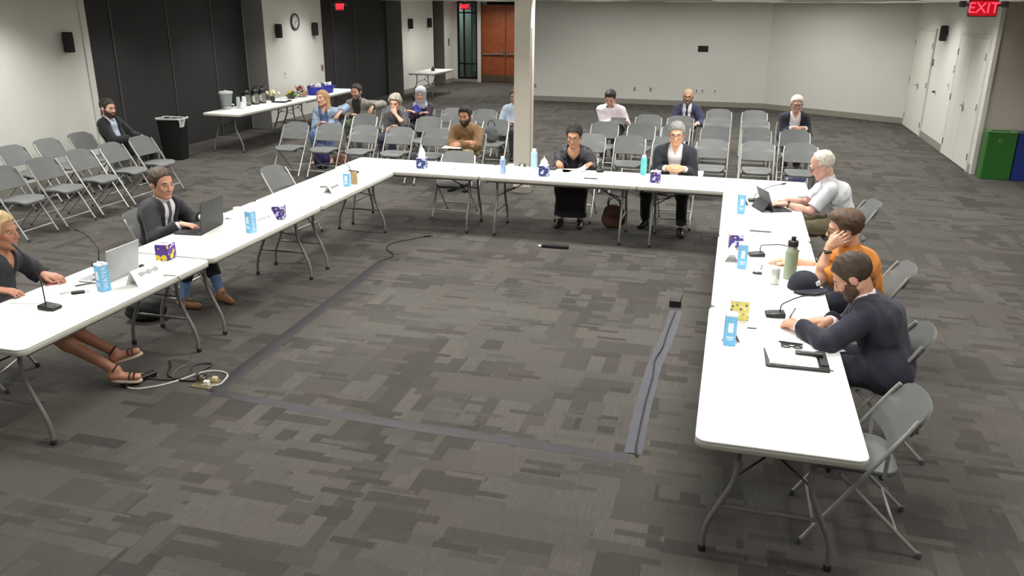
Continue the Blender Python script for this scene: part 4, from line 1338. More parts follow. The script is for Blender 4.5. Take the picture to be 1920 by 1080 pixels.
for i, (x, y, hh, lb) in enumerate(((-9.04, 13.86, 0.20, 'tall stack of clear cups beside the water dispenser'), (-8.97, 13.94, 0.20, 'tall stack of white cups beside the water dispenser'), (-8.94, 13.82, 0.11, 'short stack of white cups beside the water dispenser'))):
    mt = CUPC if i == 0 else M('paper_cup')
    t = thing('cup_stack', lb, 'cups', (x, y, zf), 0, 'stacks of cups')
    n_ = int(hh / 0.02)
    for k in range(n_):
        z0 = 0.012 + k * (hh - 0.08) / max(1, n_ - 1)
        MB().lathe([(0.039, z0), (0.040, z0 + 0.003), (0.030, z0 + 0.075), (0.001, z0 + 0.075)], n=14).build('cup', mt, t)
def airpot(label, loc):
    t = thing('airpot', label, 'airpot', loc, -0.3, 'coffee airpots')
    MB().lathe([(0.072, 0), (0.076, 0.006), (0.076, 0.02), (0.072, 0.026)], n=20).build('base', BLACKP, t)
    MB().lathe([(0.071, 0.026), (0.071, 0.20), (0.066, 0.212)], n=20).build('body', M('airpot_steel', (150, 150, 146), 0.3, 0.8), t)
    MB().surf(lambda u, v: ((0.0725 * math.cos(-2.4 + 1.6 * u), 0.0725 * math.sin(-2.4 + 1.6 * u), 0.06 + 0.11 * v), (math.cos(-2.4 + 1.6 * u), math.sin(-2.4 + 1.6 * u), 0)), 8, 2, 0.002).build('label_card', M('airpot_card', (214, 212, 202), 0.6, var=0.25, scale=30), t)
    MB().lathe([(0.073, 0.205), (0.075, 0.21), (0.075, 0.265), (0.06, 0.285), (0.03, 0.295), (0.03, 0.305)], n=20).build('pump_lid', BLACKP, t)
    MB().tube([(0.0, -0.05, 0.26), (0, -0.115, 0.262), (0, -0.125, 0.235)], 0.015, 8).build('spout', BLACKP, t)
    MB().tube(bend([(-0.076, 0, 0.235), (-0.09, 0.05, 0.31), (0, 0.06, 0.345), (0.09, 0.05, 0.31), (0.076, 0, 0.235)], 0.04), 0.008, 6).build('carry_handle', BLACKP, t)
    return t
airpot('black and steel coffee airpot nearest the water dispenser', (-9.10, 14.24, zf))
airpot('black and steel coffee airpot in the middle of the three', (-9.06, 14.48, zf))
airpot('black and steel coffee airpot farthest from the water dispenser', (-9.04, 14.70, zf))
t = thing('condiment_tray', 'black tray with white napkins and creamers on the refreshment table', 'tray', (-8.80, 15.02, zf), 0.1)
MB().prism(rrect(0.30, 0.36, 0.03, 4), 0, 0.025, bev=0.006).build('tray', BLACKP, t)
MB().box((0.01, -0.03, 0.035), (0.22, 0.22, 0.02), rot=(0, 0, 0.2), bev=0.003).build('napkins', PAPER, t, False)
for k in range(7):
    MB().lathe([(0.016, 0), (0.02, 0.02), (0.021, 0.022), (0.001, 0.023)], (-0.11 + 0.036 * k, 0.145, 0.025), 10).build('creamer', CAPW, t)
def fruit_bowl(label, loc, cols, r0, n_, group=None):
    t = thing('snack_bowl', label, 'bowl', loc, 0, group)
    MB().lathe([(0.05, 0), (0.055, 0.004), (r0, 0.07), (r0 * 0.96, 0.07), (0.05, 0.012), (0.001, 0.012)], n=20).build('bowl', M('bowl_dark', (70, 66, 58), 0.5), t)
    return t
FR = []
fruit_bowl('low dark bowl of green and yellow fruit on the refreshment table', (-8.92, 15.62, zf), None, 0.13, 9)
fk = 0
for k in range(11):
    a = k * 2.4
    rr = 0.085 if k < 7 else 0.045
    zz = zf + (0.075 if k < 7 else 0.125)
    if k == 10: rr, zz = 0.0, zf + 0.155
    cname, c = (('fruit_green', (120, 160, 60)), ('fruit_yellow', (206, 180, 70)), ('fruit_dark', (70, 84, 40)))[k % 3]
    o = MB().lathe([(0.004, -0.030), (0.022, -0.026), (0.034, 0.0), (0.024, 0.026), (0.008, 0.028), (0.002, 0.022)], n=12).build('fruit', M(cname, c, 0.4, var=0.15, scale=20), None)
    o.location = (-8.92 + rr * math.cos(a), 15.62 + rr * math.sin(a), zz)
    tag(o, ('green apple heaped in the dark bowl on the refreshment table', 'yellow fruit heaped in the dark bowl on the refreshment table', 'dark green fruit heaped in the dark bowl on the refreshment table')[k % 3], 'fruit', 'fruit in the bowl')
# wire basket of snack packets
t = thing('snack_basket', 'round basket heaped with snack packets on the refreshment table', 'basket', (-8.88, 15.98, zf), 0)
bk = MB()
for zz, rr in ((0.005, 0.10), (0.045, 0.125), (0.09, 0.145)):
    bk.tube([(rr * math.cos(a * PI / 10), rr * math.sin(a * PI / 10), zz) for a in range(20)], 0.004, 6, closed=True)
for k in range(16):
    a = 2 * PI * k / 16
    bk.tube([(0.10 * math.cos(a), 0.10 * math.sin(a), 0.005), (0.145 * math.cos(a), 0.145 * math.sin(a), 0.09)], 0.0025, 5)
bk.build('basket', CHROME, t)
PK = [M('packet_red', (170, 70, 60), 0.35, var=0.3, scale=40), M('packet_silver', (196, 188, 184), 0.3, 0.3, var=0.3, scale=40), M('packet_tan', (190, 160, 130), 0.4, var=0.3, scale=40)]
def packet_mesh(wd, hh):
    return MB().surf(lambda u, v: (((u - .5) * wd, (v - .5) * hh, 0.012 * math.sin(PI * u) * math.sin(PI * v)), (0, 0, 1)), 6, 6, 0.012).mesh('packet', True)
for c, cn in enumerate(('red', 'silver', 'tan')):
    me = packet_mesh(0.10, 0.13)
    me.materials.append(PK[c])
    for k in range(6):
        o = bpy.data.objects.new('snack_packet', me)
        COL.objects.link(o)
        a = (k * 3 + c) * 2.4
        rr = 0.025 + 0.075 * ((k * 3 + c) % 6) / 6
        o.location = (-8.88 + rr * math.cos(a), 15.98 + rr * math.sin(a), zf + 0.075 + 0.02 * k)
        o.rotation_euler = (random.uniform(0.5, 1.3), random.uniform(-0.6, 0.6), a)
        tag(o, f'{cn} snack packet heaped in the round basket', 'snack', f'{cn} snack packets in the basket')
def tub(label, loc):
    t = thing('snack_tub', label, 'tub', loc, 0.1, 'blue plastic tubs')
    b = MB()
    b.surf(lambda u, v: ((( 0.15 + 0.035 * v) * math.cos(2 * PI * u), (0.13 + 0.03 * v) * math.sin(2 * PI * u), 0.01 + 0.15 * v), (math.cos(2 * PI * u), math.sin(2 * PI * u), -0.2)), 28, 3, 0.005)
    b.lathe([(0.14, 0), (0.15, 0.012), (0.001, 0.014)], n=24)
    b.build('tub_wall', M('tub_blue', (44, 48, 168), 0.4, var=0.04), t)
    MB().tube([(0.187 * math.cos(2 * PI * a / 28), 0.162 * math.sin(2 * PI * a / 28), 0.16) for a in range(28)], 0.008, 6, closed=True).build('rim', M('tub_blue'), t)
    for sx in (-1, 1):
        MB().tube(bend([(sx * 0.185, -0.05, 0.15), (sx * 0.22, -0.04, 0.14), (sx * 0.22, 0.04, 0.14), (sx * 0.185, 0.05, 0.15)], 0.02), 0.007, 6).build('grip', M('tub_blue'), t)
    return t
tub('blue plastic tub of white snack bags nearer on the refreshment table', (-8.83, 16.47, zf))
tub('blue plastic tub of white snack bags farther on the refreshment table', (-8.80, 16.95, zf))
for ti, ty in enumerate((16.47, 16.95)):
    me = packet_mesh(0.11, 0.12)
    me.materials.append(M('packet_white', (206, 204, 212), 0.4, var=0.25, scale=40))
    for k in range(10):
        o = bpy.data.objects.new('snack_packet', me)
        COL.objects.link(o)
        a = k * 2.4
        rr = 0.03 + 0.08 * (k % 5) / 5
        o.location = (-8.815 + rr * math.cos(a), ty + rr * math.sin(a), zf + 0.13 + 0.008 * k)
        o.rotation_euler = (random.uniform(0.2, 1.0), random.uniform(-0.6, 0.6), a)
        tag(o, ('white snack bag in the nearer blue tub', 'white snack bag in the farther blue tub')[ti], 'snack', f'white snack bags, tub {ti + 1}')
o = sheet('pale blue sheet on the far end of the refreshment table', (-8.80, 17.45, zf), 0.0, 0.35, 0.30, 0.003, 0.0, M('pale_blue_sheet', (176, 206, 226), 0.6))
# flowers beside the airpots
t = thing('flower_vase', 'low vase of cream flowers behind the condiment tray', 'flowers', (-9.08, 15.15, zf), 0)
MB().lathe([(0.04, 0), (0.05, 0.03), (0.04, 0.08), (0.045, 0.09)], n=14).build('vase', M('vase_dark', (60, 62, 58), 0.4), t)
fl = MB()
for k in range(9):
    a = k * 2.4
    rr = 0.03 + 0.012 * k
    fl.sphere((rr * math.cos(a), rr * math.sin(a), 0.15 + 0.03 * math.cos(k)), (0.035, 0.035, 0.028), 8, 6)
fl.build('blossoms', M('cream_petals', (222, 214, 180), 0.8, var=0.25, scale=60, bump=0.5, bscale=80), t)
lv = MB()
for k in range(8):
    a = k * 0.8
    lv.surf(lambda u, v: (((0.03 + 0.10 * u) * math.cos(a) - (v - .5) * 0.04 * math.sin(PI * u) * math.sin(a), (0.03 + 0.10 * u) * math.sin(a) + (v - .5) * 0.04 * math.sin(PI * u) * math.cos(a), 0.10 + 0.06 * math.sin(2.4 * u)), (0, 0, 1)), 6, 2, 0.003)
lv.build('leaves', M('leaf_green', (64, 84, 44), 0.6, var=0.2), t)
# far side table
t = thing('desk_bell', 'small dark pot on the far table near the entrance', 'pot', (-8.72, 23.62, zf), 0)
MB().lathe([(0.05, 0), (0.055, 0.01), (0.06, 0.07), (0.045, 0.085)], n=16).build('pot', M('pot_dark', (62, 58, 54), 0.5), t)
MB().lathe([(0.02, 0.085), (0.022, 0.12), (0.005, 0.13)], n=12).build('knob', M('pot_dark'), t)
sheet('white sign in sheets on the far table near the entrance', (-8.7, 24.05, zf), 0.0, 0.5, 0.5, 0.004)
# ================================================================== people: one continuous body surface each, grown from a smooth field
def vec(*a):
    return np.array(a, float)
def unit(a):
    return a / (np.linalg.norm(a) + 1e-12)

def cap(a, b, r1, r2, k=0.02, flat=None, m=1.0, cb=False, ca=False, sub=False):
    a = np.asarray(a, float); b = np.asarray(b, float)
    return dict(t='c', a=a, b=b, r1=r1, r2=r2, k=k, flat=flat, m=m, cb=cb, ca=ca, sub=sub, c=(a + b) / 2,
                R=np.linalg.norm(b - a) / 2 + max(r1, r2) * max(1, m))
def ell(c, ax, r, k=0.02, sub=False):
    c = np.asarray(c, float)
    return dict(t='e', c=c, ax=np.asarray(ax, float), r=np.asarray(r, float), k=k, sub=sub, R=max(r))

def pd(q, P):
    if q['t'] == 'e':
        d = (P - q['c']) @ q['ax'].T
        k0 = np.sqrt(((d / q['r']) ** 2).sum(1)) + 1e-9
        k1 = np.sqrt(((d / q['r'] ** 2) ** 2).sum(1)) + 1e-9
        return k0 * (k0 - 1) / k1
    a, b = q['a'], q['b']
    ba = b - a
    L2 = ba @ ba + 1e-12
    pa = P - a
    t = np.clip((pa @ ba) / L2, 0, 1)
    d = pa - t[:, None] * ba
    if q['flat'] is not None:
        u = q['flat']
        du = d @ u
        d = d - np.outer(du * (1 - 1 / q['m']), u)
    r = np.sqrt((d * d).sum(1)) - (q['r1'] + (q['r2'] - q['r1']) * t)
    if q['cb']:
        r = np.maximum(r, ((P - b) @ ba) / math.sqrt(L2))
    if q['ca']:
        r = np.maximum(r, -((P - a) @ ba) / math.sqrt(L2))
    return r

def smin(a, b, k):
    h = np.clip(0.5 + 0.5 * (b - a) / k, 0, 1)
    return b + (a - b) * h - k * h * (1 - h)

def comb(d, dq, q):
    if q['sub']:
        return -smin(-d, dq, q['k'])
    return smin(d, dq, q['k'])

def sdf_mesh(prims, h, post=None):
    """surface nets over the sparse blocks that the surface crosses"""
    lo = np.min([q['c'] - q['R'] for q in prims if not q['sub']], 0) - 0.03
    hi = np.max([q['c'] + q['R'] for q in prims if not q['sub']], 0) + 0.03
    S = 8
    c = S * h
    nb = np.ceil((hi - lo) / c).astype(int) + 1
    gi = np.stack(np.meshgrid(*[np.arange(n) for n in nb], indexing='ij'), -1).reshape(-1, 3)
    ctr = lo + (gi + 0.5) * c
    D = np.full(len(ctr), 1e3)
    each = []
    for q in prims:
        dq = pd(q, ctr)
        each.append(dq)
        D = comb(D, dq, q)
    raw = D
    if post is not None:
        D = post(ctr, D)
    act = np.abs(D) < c * 1.05 + 0.012
    gi = gi[act]
    rawa = raw[act]
    each = [e[act] for e in each]
    n = len(gi)
    off = np.stack(np.meshgrid(*[np.arange(S + 1)] * 3, indexing='ij'), -1).reshape(-1, 3)
    G = (gi[:, None, :] * S + off[None]).astype(np.int64)            # n, 729, 3
    V = np.full((n, len(off)), 1e3)
    for q, e in zip(prims, each):
        sel = np.nonzero(e < (np.abs(rawa) + c * 1.9 + q['k']))[0] if not q['sub'] else np.nonzero(e < c * 1.2 + q['k'])[0]
        if len(sel) == 0:
            continue
        P = (lo + G[sel].reshape(-1, 3) * h)
        dq = pd(q, P).reshape(len(sel), -1)
        V[sel] = comb(V[sel], dq, q)
    if post is not None:
        V = post((lo + G.reshape(-1, 3) * h), V.reshape(-1)).reshape(n, -1)
    V = V.reshape(n, S + 1, S + 1, S + 1)
    dims = nb * S + 2
    def key(ix):
        return (ix[..., 0] * dims[1] + ix[..., 1]) * dims[2] + ix[..., 2]
    # cell vertices
    neg = V < 0
    crn = [(i, j, k) for i in (0, 1) for j in (0, 1) for k in (0, 1)]
    cnt = sum(neg[:, i:i + S, j:j + S, k:k + S].astype(np.int8) for i, j, k in crn)
    bi, ci, cj, ck = np.nonzero((cnt > 0) & (cnt < 8))
    if len(bi) == 0:
        return np.zeros((0, 3)), np.zeros((0, 4), int)
    val = {cc: V[bi, ci + cc[0], cj + cc[1], ck + cc[2]] for cc in crn}
    acc = np.zeros((len(bi), 3)); num = np.zeros(len(bi))
    for a in crn:
        for ax in range(3):
            if a[ax] == 0:
                b = list(a); b[ax] = 1; b = tuple(b)
                va, vb = val[a], val[b]
                x = (va < 0) != (vb < 0)
                t = np.where(x, va / np.where(np.abs(va - vb) < 1e-9, 1, va - vb), 0)
                p = np.array(a, float)[None] + np.zeros((len(bi), 3))
                p[:, ax] += t
                acc += np.where(x[:, None], p, 0)
                num += x
    cell = gi[bi] * S + np.stack([ci, cj, ck], -1)
    pos = lo + (cell + acc / num[:, None]) * h
    ck_ = key(cell)
    ck_, ui = np.unique(ck_, return_index=True)
    pos = pos[ui]
    faces = []
    for ax in range(3):
        o = [0, 0, 0]; o[ax] = 1
        A = neg[:, :S, :S, :S]
        B = neg[:, o[0]:S + o[0], o[1]:S + o[1], o[2]:S + o[2]]
        bi, i, j, k = np.nonzero(A != B)
        if len(bi) == 0:
            continue
        base = gi[bi] * S + np.stack([i, j, k], -1)
        a1, a2 = [(1, 2), (2, 0), (0, 1)][ax]
        e1 = np.zeros(3, int); e1[a1] = 1
        e2 = np.zeros(3, int); e2[a2] = 1
        q = [base, base - e1, base - e1 - e2, base - e2]
        ids, ok = [], np.ones(len(base), bool)
        for z_ in q:
            kk = key(z_)
            p = np.clip(np.searchsorted(ck_, kk), 0, len(ck_) - 1)
            ok &= ck_[p] == kk
            ids.append(p)
        F = np.stack(ids, -1)
        fl = A[bi, i, j, k]
        F = np.where(fl[:, None], F, F[:, ::-1])
        faces.append(F[ok])
    return pos, (np.concatenate(faces) if faces else np.zeros((0, 4), int))

def sdf_obj(name, prims, h, mat, parent, org, post=None, col=None):
    v, f = sdf_mesh(prims, h, post)
    if len(f) == 0:
        return None
    # one gentle relaxation towards the face averages keeps the surface smooth
    me = bpy.data.meshes.new(name)
    me.vertices.add(len(v))
    me.vertices.foreach_set('co', (v - org).astype(np.float32).ravel())
    me.loops.add(len(f) * 4)
    me.loops.foreach_set('vertex_index', f.astype(np.int32).ravel())
    me.polygons.add(len(f))
    me.polygons.foreach_set('loop_start', np.arange(0, len(f) * 4, 4, dtype=np.int32))
    me.polygons.foreach_set('use_smooth', np.ones(len(f), bool))
    me.update(calc_edges=True)
    me.validate()
    if col is not None:
        at_ = me.color_attributes.new('Col', 'FLOAT_COLOR', 'POINT')
        cc = np.ones((len(v), 4), np.float32)
        cc[:, :3] = col(v)
        at_.data.foreach_set('color', cc.ravel())
    me.materials.append(mat)
    o = bpy.data.objects.new(name, me)
    COL.objects.link(o)
    o.parent = parent
    return o

def wob(P, s, a):
    x, y, z_ = P[:, 0] * s, P[:, 1] * s, P[:, 2] * s
    q = np.sin(0.31 * x + 0.47 * y - 0.39 * z_ + 0.8)
    return a * (np.sin(x + 1.7 * q + 0.6 * z_) * np.sin(0.9 * y + 0.5 * x - 1.1 * q) + 0.5 * np.sin(1.3 * z_ + 0.9 * x - 0.7 * y + 2.1 * q))

def skin_mat():
    m = bpy.data.materials.new('skin')
    m.use_nodes = True
    nt = m.node_tree
    b = nt.nodes['Principled BSDF']
    a = nt.nodes.new('ShaderNodeVertexColor')
    a.layer_name = 'Col'
    nz = nt.nodes.new('ShaderNodeTexNoise')
    nz.inputs['Scale'].default_value = 35
    mx = nt.nodes.new('ShaderNodeMix'); mx.data_type = 'RGBA'; mx.blend_type = 'MULTIPLY'
    mx.inputs['Factor'].default_value = 0.25
    nt.links.new(a.outputs['Color'], mx.inputs['A'])
    nt.links.new(nz.outputs['Fac'], mx.inputs['B'])
    nt.links.new(mx.outputs['Result'], b.inputs['Base Color'])
    b.inputs['Roughness'].default_value = 0.5
    b.inputs['Subsurface Weight'].default_value = 0.0
    return m
SKIN = skin_mat()
EYEW = M('eye_white', (188, 178, 168), 0.4)
EYED = M('eye_iris', (40, 30, 24), 0.2)

def cloth(name, col, var=0.08, rough=0.85, bump=0.7, bscale=15, scale=14):
    return M('cloth_' + name, col, rough, var=var, scale=scale, bump=bump, bscale=bscale, sheen=0.1)
def hairm(name, col):
    return M('hair_' + name, col, 0.6, var=0.25, scale=60, bump=0.5, bscale=140)

def ik(A, B, l1, l2, pole):
    d = B - A
    L = np.linalg.norm(d)
    mx = (l1 + l2) * 0.995
    if L > mx:
        B = A + d / L * mx
        d = B - A; L = mx
    u = d / L
    x = (l1 * l1 - l2 * l2 + L * L) / (2 * L)
    y = math.sqrt(max(0, l1 * l1 - x * x))
    p = pole - u * (pole @ u)
    p = unit(p)
    return A + u * x + p * y, B

def hand_prims(W_, d, n, t, s, curl=0.5, spread=0.15, thumb=0.5, k=0.006):
    """W wrist, d finger direction, n palm normal (towards what is touched), t thumb side"""
    d = unit(d); n = unit(n - d * (n @ d)); t = unit(t - d * (t @ d) - n * (t @ n))
    P = []
    offs = (0.031, 0.010, -0.011, -0.030)
    lens = (0.92, 1.03, 0.97, 0.76)
    for o_, ln in zip(offs, lens):
        kn = W_ + d * 0.085 * s * (1 - 0.10 * abs(o_ - 0.01) / 0.03) + t * o_ * s
        P.append(cap(W_ + t * o_ * 0.55 * s + d * 0.01 * s, kn, 0.0165 * s, 0.0125 * s, 0.012))
    for o_, ln in zip(offs, lens):
        kn = W_ + d * 0.085 * s * (1 - 0.10 * abs(o_ - 0.01) / 0.03) + t * o_ * s
        dd = unit(d + t * o_ / 0.03 * spread)
        p = kn
        ang = curl * 0.55
        for L_, r1, r2 in ((0.043, 0.0098, 0.0090), (0.027, 0.0090, 0.0084), (0.021, 0.0084, 0.0070)):
            dv = dd * math.cos(ang) + n * math.sin(ang)
            q = p + dv * L_ * ln * s
            P.append(cap(p, q, r1 * s, r2 * s, k))
            p = q
            ang += curl * 0.75
    b0 = W_ + d * 0.022 * s + t * 0.026 * s + n * 0.006 * s
    dv = unit(d * 0.75 + t * 0.65 * (1 - 0.5 * thumb) + n * 0.45 * thumb)
    b1 = b0 + dv * 0.040 * s
    dv2 = unit(d * 0.95 + t * 0.15 + n * 0.45 * thumb)
    b2 = b1 + dv2 * 0.032 * s
    b3 = b2 + dv2 * 0.022 * s
    P += [cap(W_ + t * 0.01 * s, b1, 0.017 * s, 0.0125 * s, 0.012), cap(b1, b2, 0.0118 * s, 0.0105 * s, k), cap(b2, b3, 0.0105 * s, 0.0085 * s, k)]
    return P

def person(label, pel, face, H, look=(0, 0, 0), s=0.96, girth=1.0, L=None, R=None, legs=None, skin=(214, 160, 132), hair=None, top=None, jacket=None,
           tie=None, legwear=None, shoes=None, beard=None, glasses=None, h=0.010, seat=0.445, hands=None, hs=1.14, extra=None, sandals=False, feet_skin=False, watch=None):
    """pel: (x,y); face: heading in degrees; H: head centre; look: (yaw, pitch, roll) of the head in degrees relative to heading"""
    base = vec(pel[0], pel[1], 0)
    fa = math.radians(face)
    f = vec(math.cos(fa), math.sin(fa), 0)
    l = vec(-f[1], f[0], 0)
    up = vec(0, 0, 1)
    t = thing('person', label, 'person', (pel[0], pel[1], 0), 0)
    g = girth
    H = np.asarray(H, float)
    # head frame
    ya, pi_, ro = [math.radians(a) for a in look]
    hf = f * math.cos(ya) + l * math.sin(ya)
    hl = -f * math.sin(ya) + l * math.cos(ya)
    hf, hu = hf * math.cos(pi_) - up * math.sin(pi_), up * math.cos(pi_) + hf * math.sin(pi_)
    hl, hu = hl * math.cos(ro) + hu * math.sin(ro), hu * math.cos(ro) - hl * math.sin(ro)
    def hp(x, y, z_):          # x to the person's left, y forward, z up, in metres of a standard head
        return H + (hl * x + hf * y + hu * z_) * hs
    P0 = vec(pel[0], pel[1], seat + 0.095 * s * min(g, 1.15))
    N = hp(0, -0.035, -0.155)
    N = N * 0.6 + (H - up * 0.165 * hs - f * 0.02) * 0.4
    sp = N - P0
    bow = -f * 0.035 * s
    waist = P0 + sp * 0.36 + bow
    chest = P0 + sp * 0.72 + bow * 1.1
    tu = unit(N - waist)
    shw = 0.168 * s * (0.5 + 0.5 * g)
    Sx = {}
    arms = {}
    for nm, sg, spec in (('L', 1, L), ('R', -1, R)):
        S_ = N - tu * 0.055 * s + l * sg * shw + f * 0.012
        if spec is None:
            spec = dict(w=P0 + f * 0.30 * s + l * sg * 0.07 * s + up * 0.10 * s)
        wr = np.asarray(spec['w'], float)
        if 'sh' in spec:
            S_ = S_ + np.asarray(spec['sh'], float)
        pole = np.asarray(spec.get('pole', (-f * 0.5 + l * sg * 0.8 - up * 0.9)), float)
        E_, wr = ik(S_, wr, 0.285 * s, 0.255 * s, pole)
        fd = unit(wr - E_)
        hd = np.asarray(spec.get('hd', fd), float)
        pn = np.asarray(spec.get('pn', -up), float)
        th = np.asarray(spec.get('th', -l * sg), float)
        Sx[nm] = S_
        arms[nm] = dict(S=S_, E=E_, W=wr, hd=unit(hd), pn=pn, th=th, curl=spec.get('curl', 0.45), thumb=spec.get('thumb', 0.5), spread=spec.get('spread', 0.12))
    lg = {}
    for nm, sg in (('L', 1), ('R', -1)):
        hj = P0 + l * sg * 0.088 * s - up * 0.01
        sp_ = (legs or {}).get(nm, {})
        an = np.asarray(sp_.get('a', base + f * 0.40 * s + l * sg * 0.10 + up * 0.09), float)
        if 'k' in sp_:
            K_ = np.asarray(sp_['k'], float)
        else:
            K_, an = ik(hj, an, 0.425 * s, 0.41 * s, np.asarray(sp_.get('pole', f * 0.6 + up * 1.0), float))
        toe = unit(np.asarray(sp_.get('toe', f + l * sg * 0.12), float))
        lg[nm] = dict(h=hj, k=K_, a=an, toe=toe)
    # ---- primitives shared by body and clothing
    def torso(o, k=0.05, low=True):
        q = [cap(P0 - l * 0.065 * s, P0 + l * 0.065 * s, 0.098 * s * g + o, 0.098 * s * g + o, k)] if low else []
        q += [cap(P0 + up * 0.03, waist, 0.100 * s * g + o, 0.094 * s * g + o, k, l, 1.32),
              cap(waist, chest, 0.094 * s * g + o, 0.108 * s * g + o, k, l, 1.38),
              cap(chest, N - tu * 0.085 * s, 0.108 * s * g + o, 0.072 * s + o, k, l, 1.5),
              cap(arms['L']['S'] * 0.75 + arms['R']['S'] * 0.25, arms['R']['S'] * 0.75 + arms['L']['S'] * 0.25, 0.062 * s + o, 0.062 * s + o, k),
              cap(N + tu * 0.0, N * 0.25 + arms['L']['S'] * 0.75 + tu * 0.005, 0.046 * s + o, 0.050 * s + o, 0.04),
              cap(N + tu * 0.0, N * 0.25 + arms['R']['S'] * 0.75 + tu * 0.005, 0.046 * s + o, 0.050 * s + o, 0.04)]
        return q
    def arm(a, o, upto=2.0, k=0.03, cuff=0.0):
        q = []
        gg = 0.5 + 0.5 * g
        if upto <= 1.0:
            e = a['S'] + (a['E'] - a['S']) * upto
            q.append(cap(a['S'], e, 0.054 * s * gg + o, 0.050 * s * gg + o + cuff, k, cb=True))
        else:
            q.append(cap(a['S'], a['E'], 0.053 * s * gg + o, 0.043 * s * gg + o, k))
            e = a['E'] + (a['W'] - a['E']) * (upto - 1)
            q.append(cap(a['E'], e, 0.043 * s * gg + o, (0.043 - 0.013 * (upto - 1)) * s * gg + o + cuff, k, cb=True))
        return q
    def leg(a, o, upto=2.0, k=0.04, flare=0.0):
        q = []
        gg = 0.5 + 0.5 * g
        if upto <= 1:
            e = a['h'] + (a['k'] - a['h']) * upto
            q.append(cap(a['h'], e, 0.082 * s * gg + o, 0.066 * s * gg + o + flare, k, cb=True))
        else:
            q.append(cap(a['h'], a['k'], 0.082 * s * gg + o, 0.058 * s * gg + o, k))
            e = a['k'] + (a['a'] - a['k']) * (upto - 1)
            q.append(cap(a['k'], e, 0.056 * s * gg + o, (0.054 - 0.018 * (upto - 1)) * s * gg + o + flare, k, cb=True))
        return q
    AX = np.stack([hl, hf, hu])
    # ---- body (skin)
    sk = torso(-0.006)
    for nm in 'LR':
        a = arms[nm]
        sk += [cap(a['S'], a['E'], 0.046 * s, 0.038 * s, 0.03), cap(a['E'], a['E'] * 0.6 + a['W'] * 0.4, 0.037 * s, 0.038 * s, 0.03), cap(a['E'] * 0.6 + a['W'] * 0.4, a['W'], 0.038 * s, 0.026 * s, 0.02)]
        G_ = lg[nm]
        sk += [cap(G_['h'], G_['k'], 0.074 * s, 0.052 * s, 0.04), cap(G_['k'], G_['k'] * 0.65 + G_['a'] * 0.35, 0.048 * s, 0.052 * s, 0.03), cap(G_['k'] * 0.65 + G_['a'] * 0.35, G_['a'], 0.052 * s, 0.033 * s, 0.03)]
        heel = G_['a'] - up * 0.045 - G_['toe'] * 0.03
        tip = G_['a'] - up * 0.06 + G_['toe'] * 0.14 * s
        if feet_skin:
            td = np.asarray((legs or {}).get(nm, {}).get('dip', -up * 0.06), float)
            tip = G_['a'] + td + G_['toe'] * 0.13 * s
            heel = G_['a'] + td * 0.7 - G_['toe'] * 0.035
        sk += [cap(G_['a'], heel, 0.034 * s, 0.03 * s, 0.02), cap(heel, tip, 0.03 * s, 0.022 * s, 0.03, np.cross(G_['toe'], up), 1.4)]
        G_['heel'], G_['tip'] = heel, tip
    neckt = hp(0, -0.018, -0.05)
    sk += [cap(N - tu * 0.03, neckt, 0.060 * s, 0.054 * hs, 0.03)]
    q = hs
    sk += [ell(hp(0, -0.016, 0.036), AX, vec(0.076, 0.096, 0.083) * q, 0.02),
           ell(hp(0, 0.020, -0.028), AX, vec(0.061, 0.070, 0.082) * q, 0.025),
           cap(hp(0.052, 0.0, -0.055), hp(0.012, 0.066, -0.092), 0.020 * q, 0.020 * q, 0.025),
           cap(hp(-0.052, 0.0, -0.055), hp(-0.012, 0.066, -0.092), 0.020 * q, 0.020 * q, 0.025),
           cap(hp(-0.032, 0.078, 0.024), hp(0.032, 0.078, 0.024), 0.013 * q, 0.013 * q, 0.018),
           cap(hp(-0.042, 0.062, -0.02), hp(-0.03, 0.066, -0.03), 0.018 * q, 0.018 * q, 0.02),
           cap(hp(0.042, 0.062, -0.02), hp(0.03, 0.066, -0.03), 0.018 * q, 0.018 * q, 0.02),
           cap(hp(0, 0.086, 0.014), hp(0, 0.106, -0.026), 0.0085 * q, 0.0125 * q, 0.010),
           cap(hp(-0.011, 0.094, -0.030), hp(0.011, 0.094, -0.030), 0.009 * q, 0.009 * q, 0.008),
           cap(hp(-0.020, 0.082, -0.056), hp(0.020, 0.082, -0.056), 0.0085 * q, 0.0085 * q, 0.006),
           cap(hp(-0.017, 0.080, -0.066), hp(0.017, 0.080, -0.066), 0.0085 * q, 0.0085 * q, 0.006),
           ell(hp(0.031, 0.098, 0.006), AX, vec(0.016, 0.014, 0.010) * q, 0.010, True),
           ell(hp(-0.031, 0.098, 0.006), AX, vec(0.016, 0.014, 0.010) * q, 0.010, True)]
    for sg in (-1, 1):
        sk += [ell(hp(sg * 0.077, -0.008, -0.006), AX, vec(0.011, 0.022, 0.032) * q, 0.008)]
    hands = hands or 'LR'
    for nm, sg in (('L', 1), ('R', -1)):
        a = arms[nm]
        sk += hand_prims(a['W'], a['hd'], a['pn'], a['th'], 0.98 * s / 0.96, a['curl'], a['spread'], a['thumb'])
    bc = np.array(srgb(*skin))
    def col(v):
        c = np.tile(bc, (len(v), 1))
        d = (v - H) @ AX.T / hs
        lip = np.exp(-((d[:, 0] / 0.022) ** 2 + ((d[:, 2] + 0.061) / 0.009) ** 2)) * (d[:, 1] > 0.06)
        c = c * (1 - 0.45 * lip[:, None] * np.array([0.15, 0.7, 0.6]))
        ck = np.exp(-(((np.abs(d[:, 0]) - 0.04) / 0.022) ** 2 + ((d[:, 2] + 0.022) / 0.025) ** 2)) * (d[:, 1] > 0.03)
        c = c * (1 - 0.16 * ck[:, None] * np.array([0.1, 1.0, 0.9]))
        return c
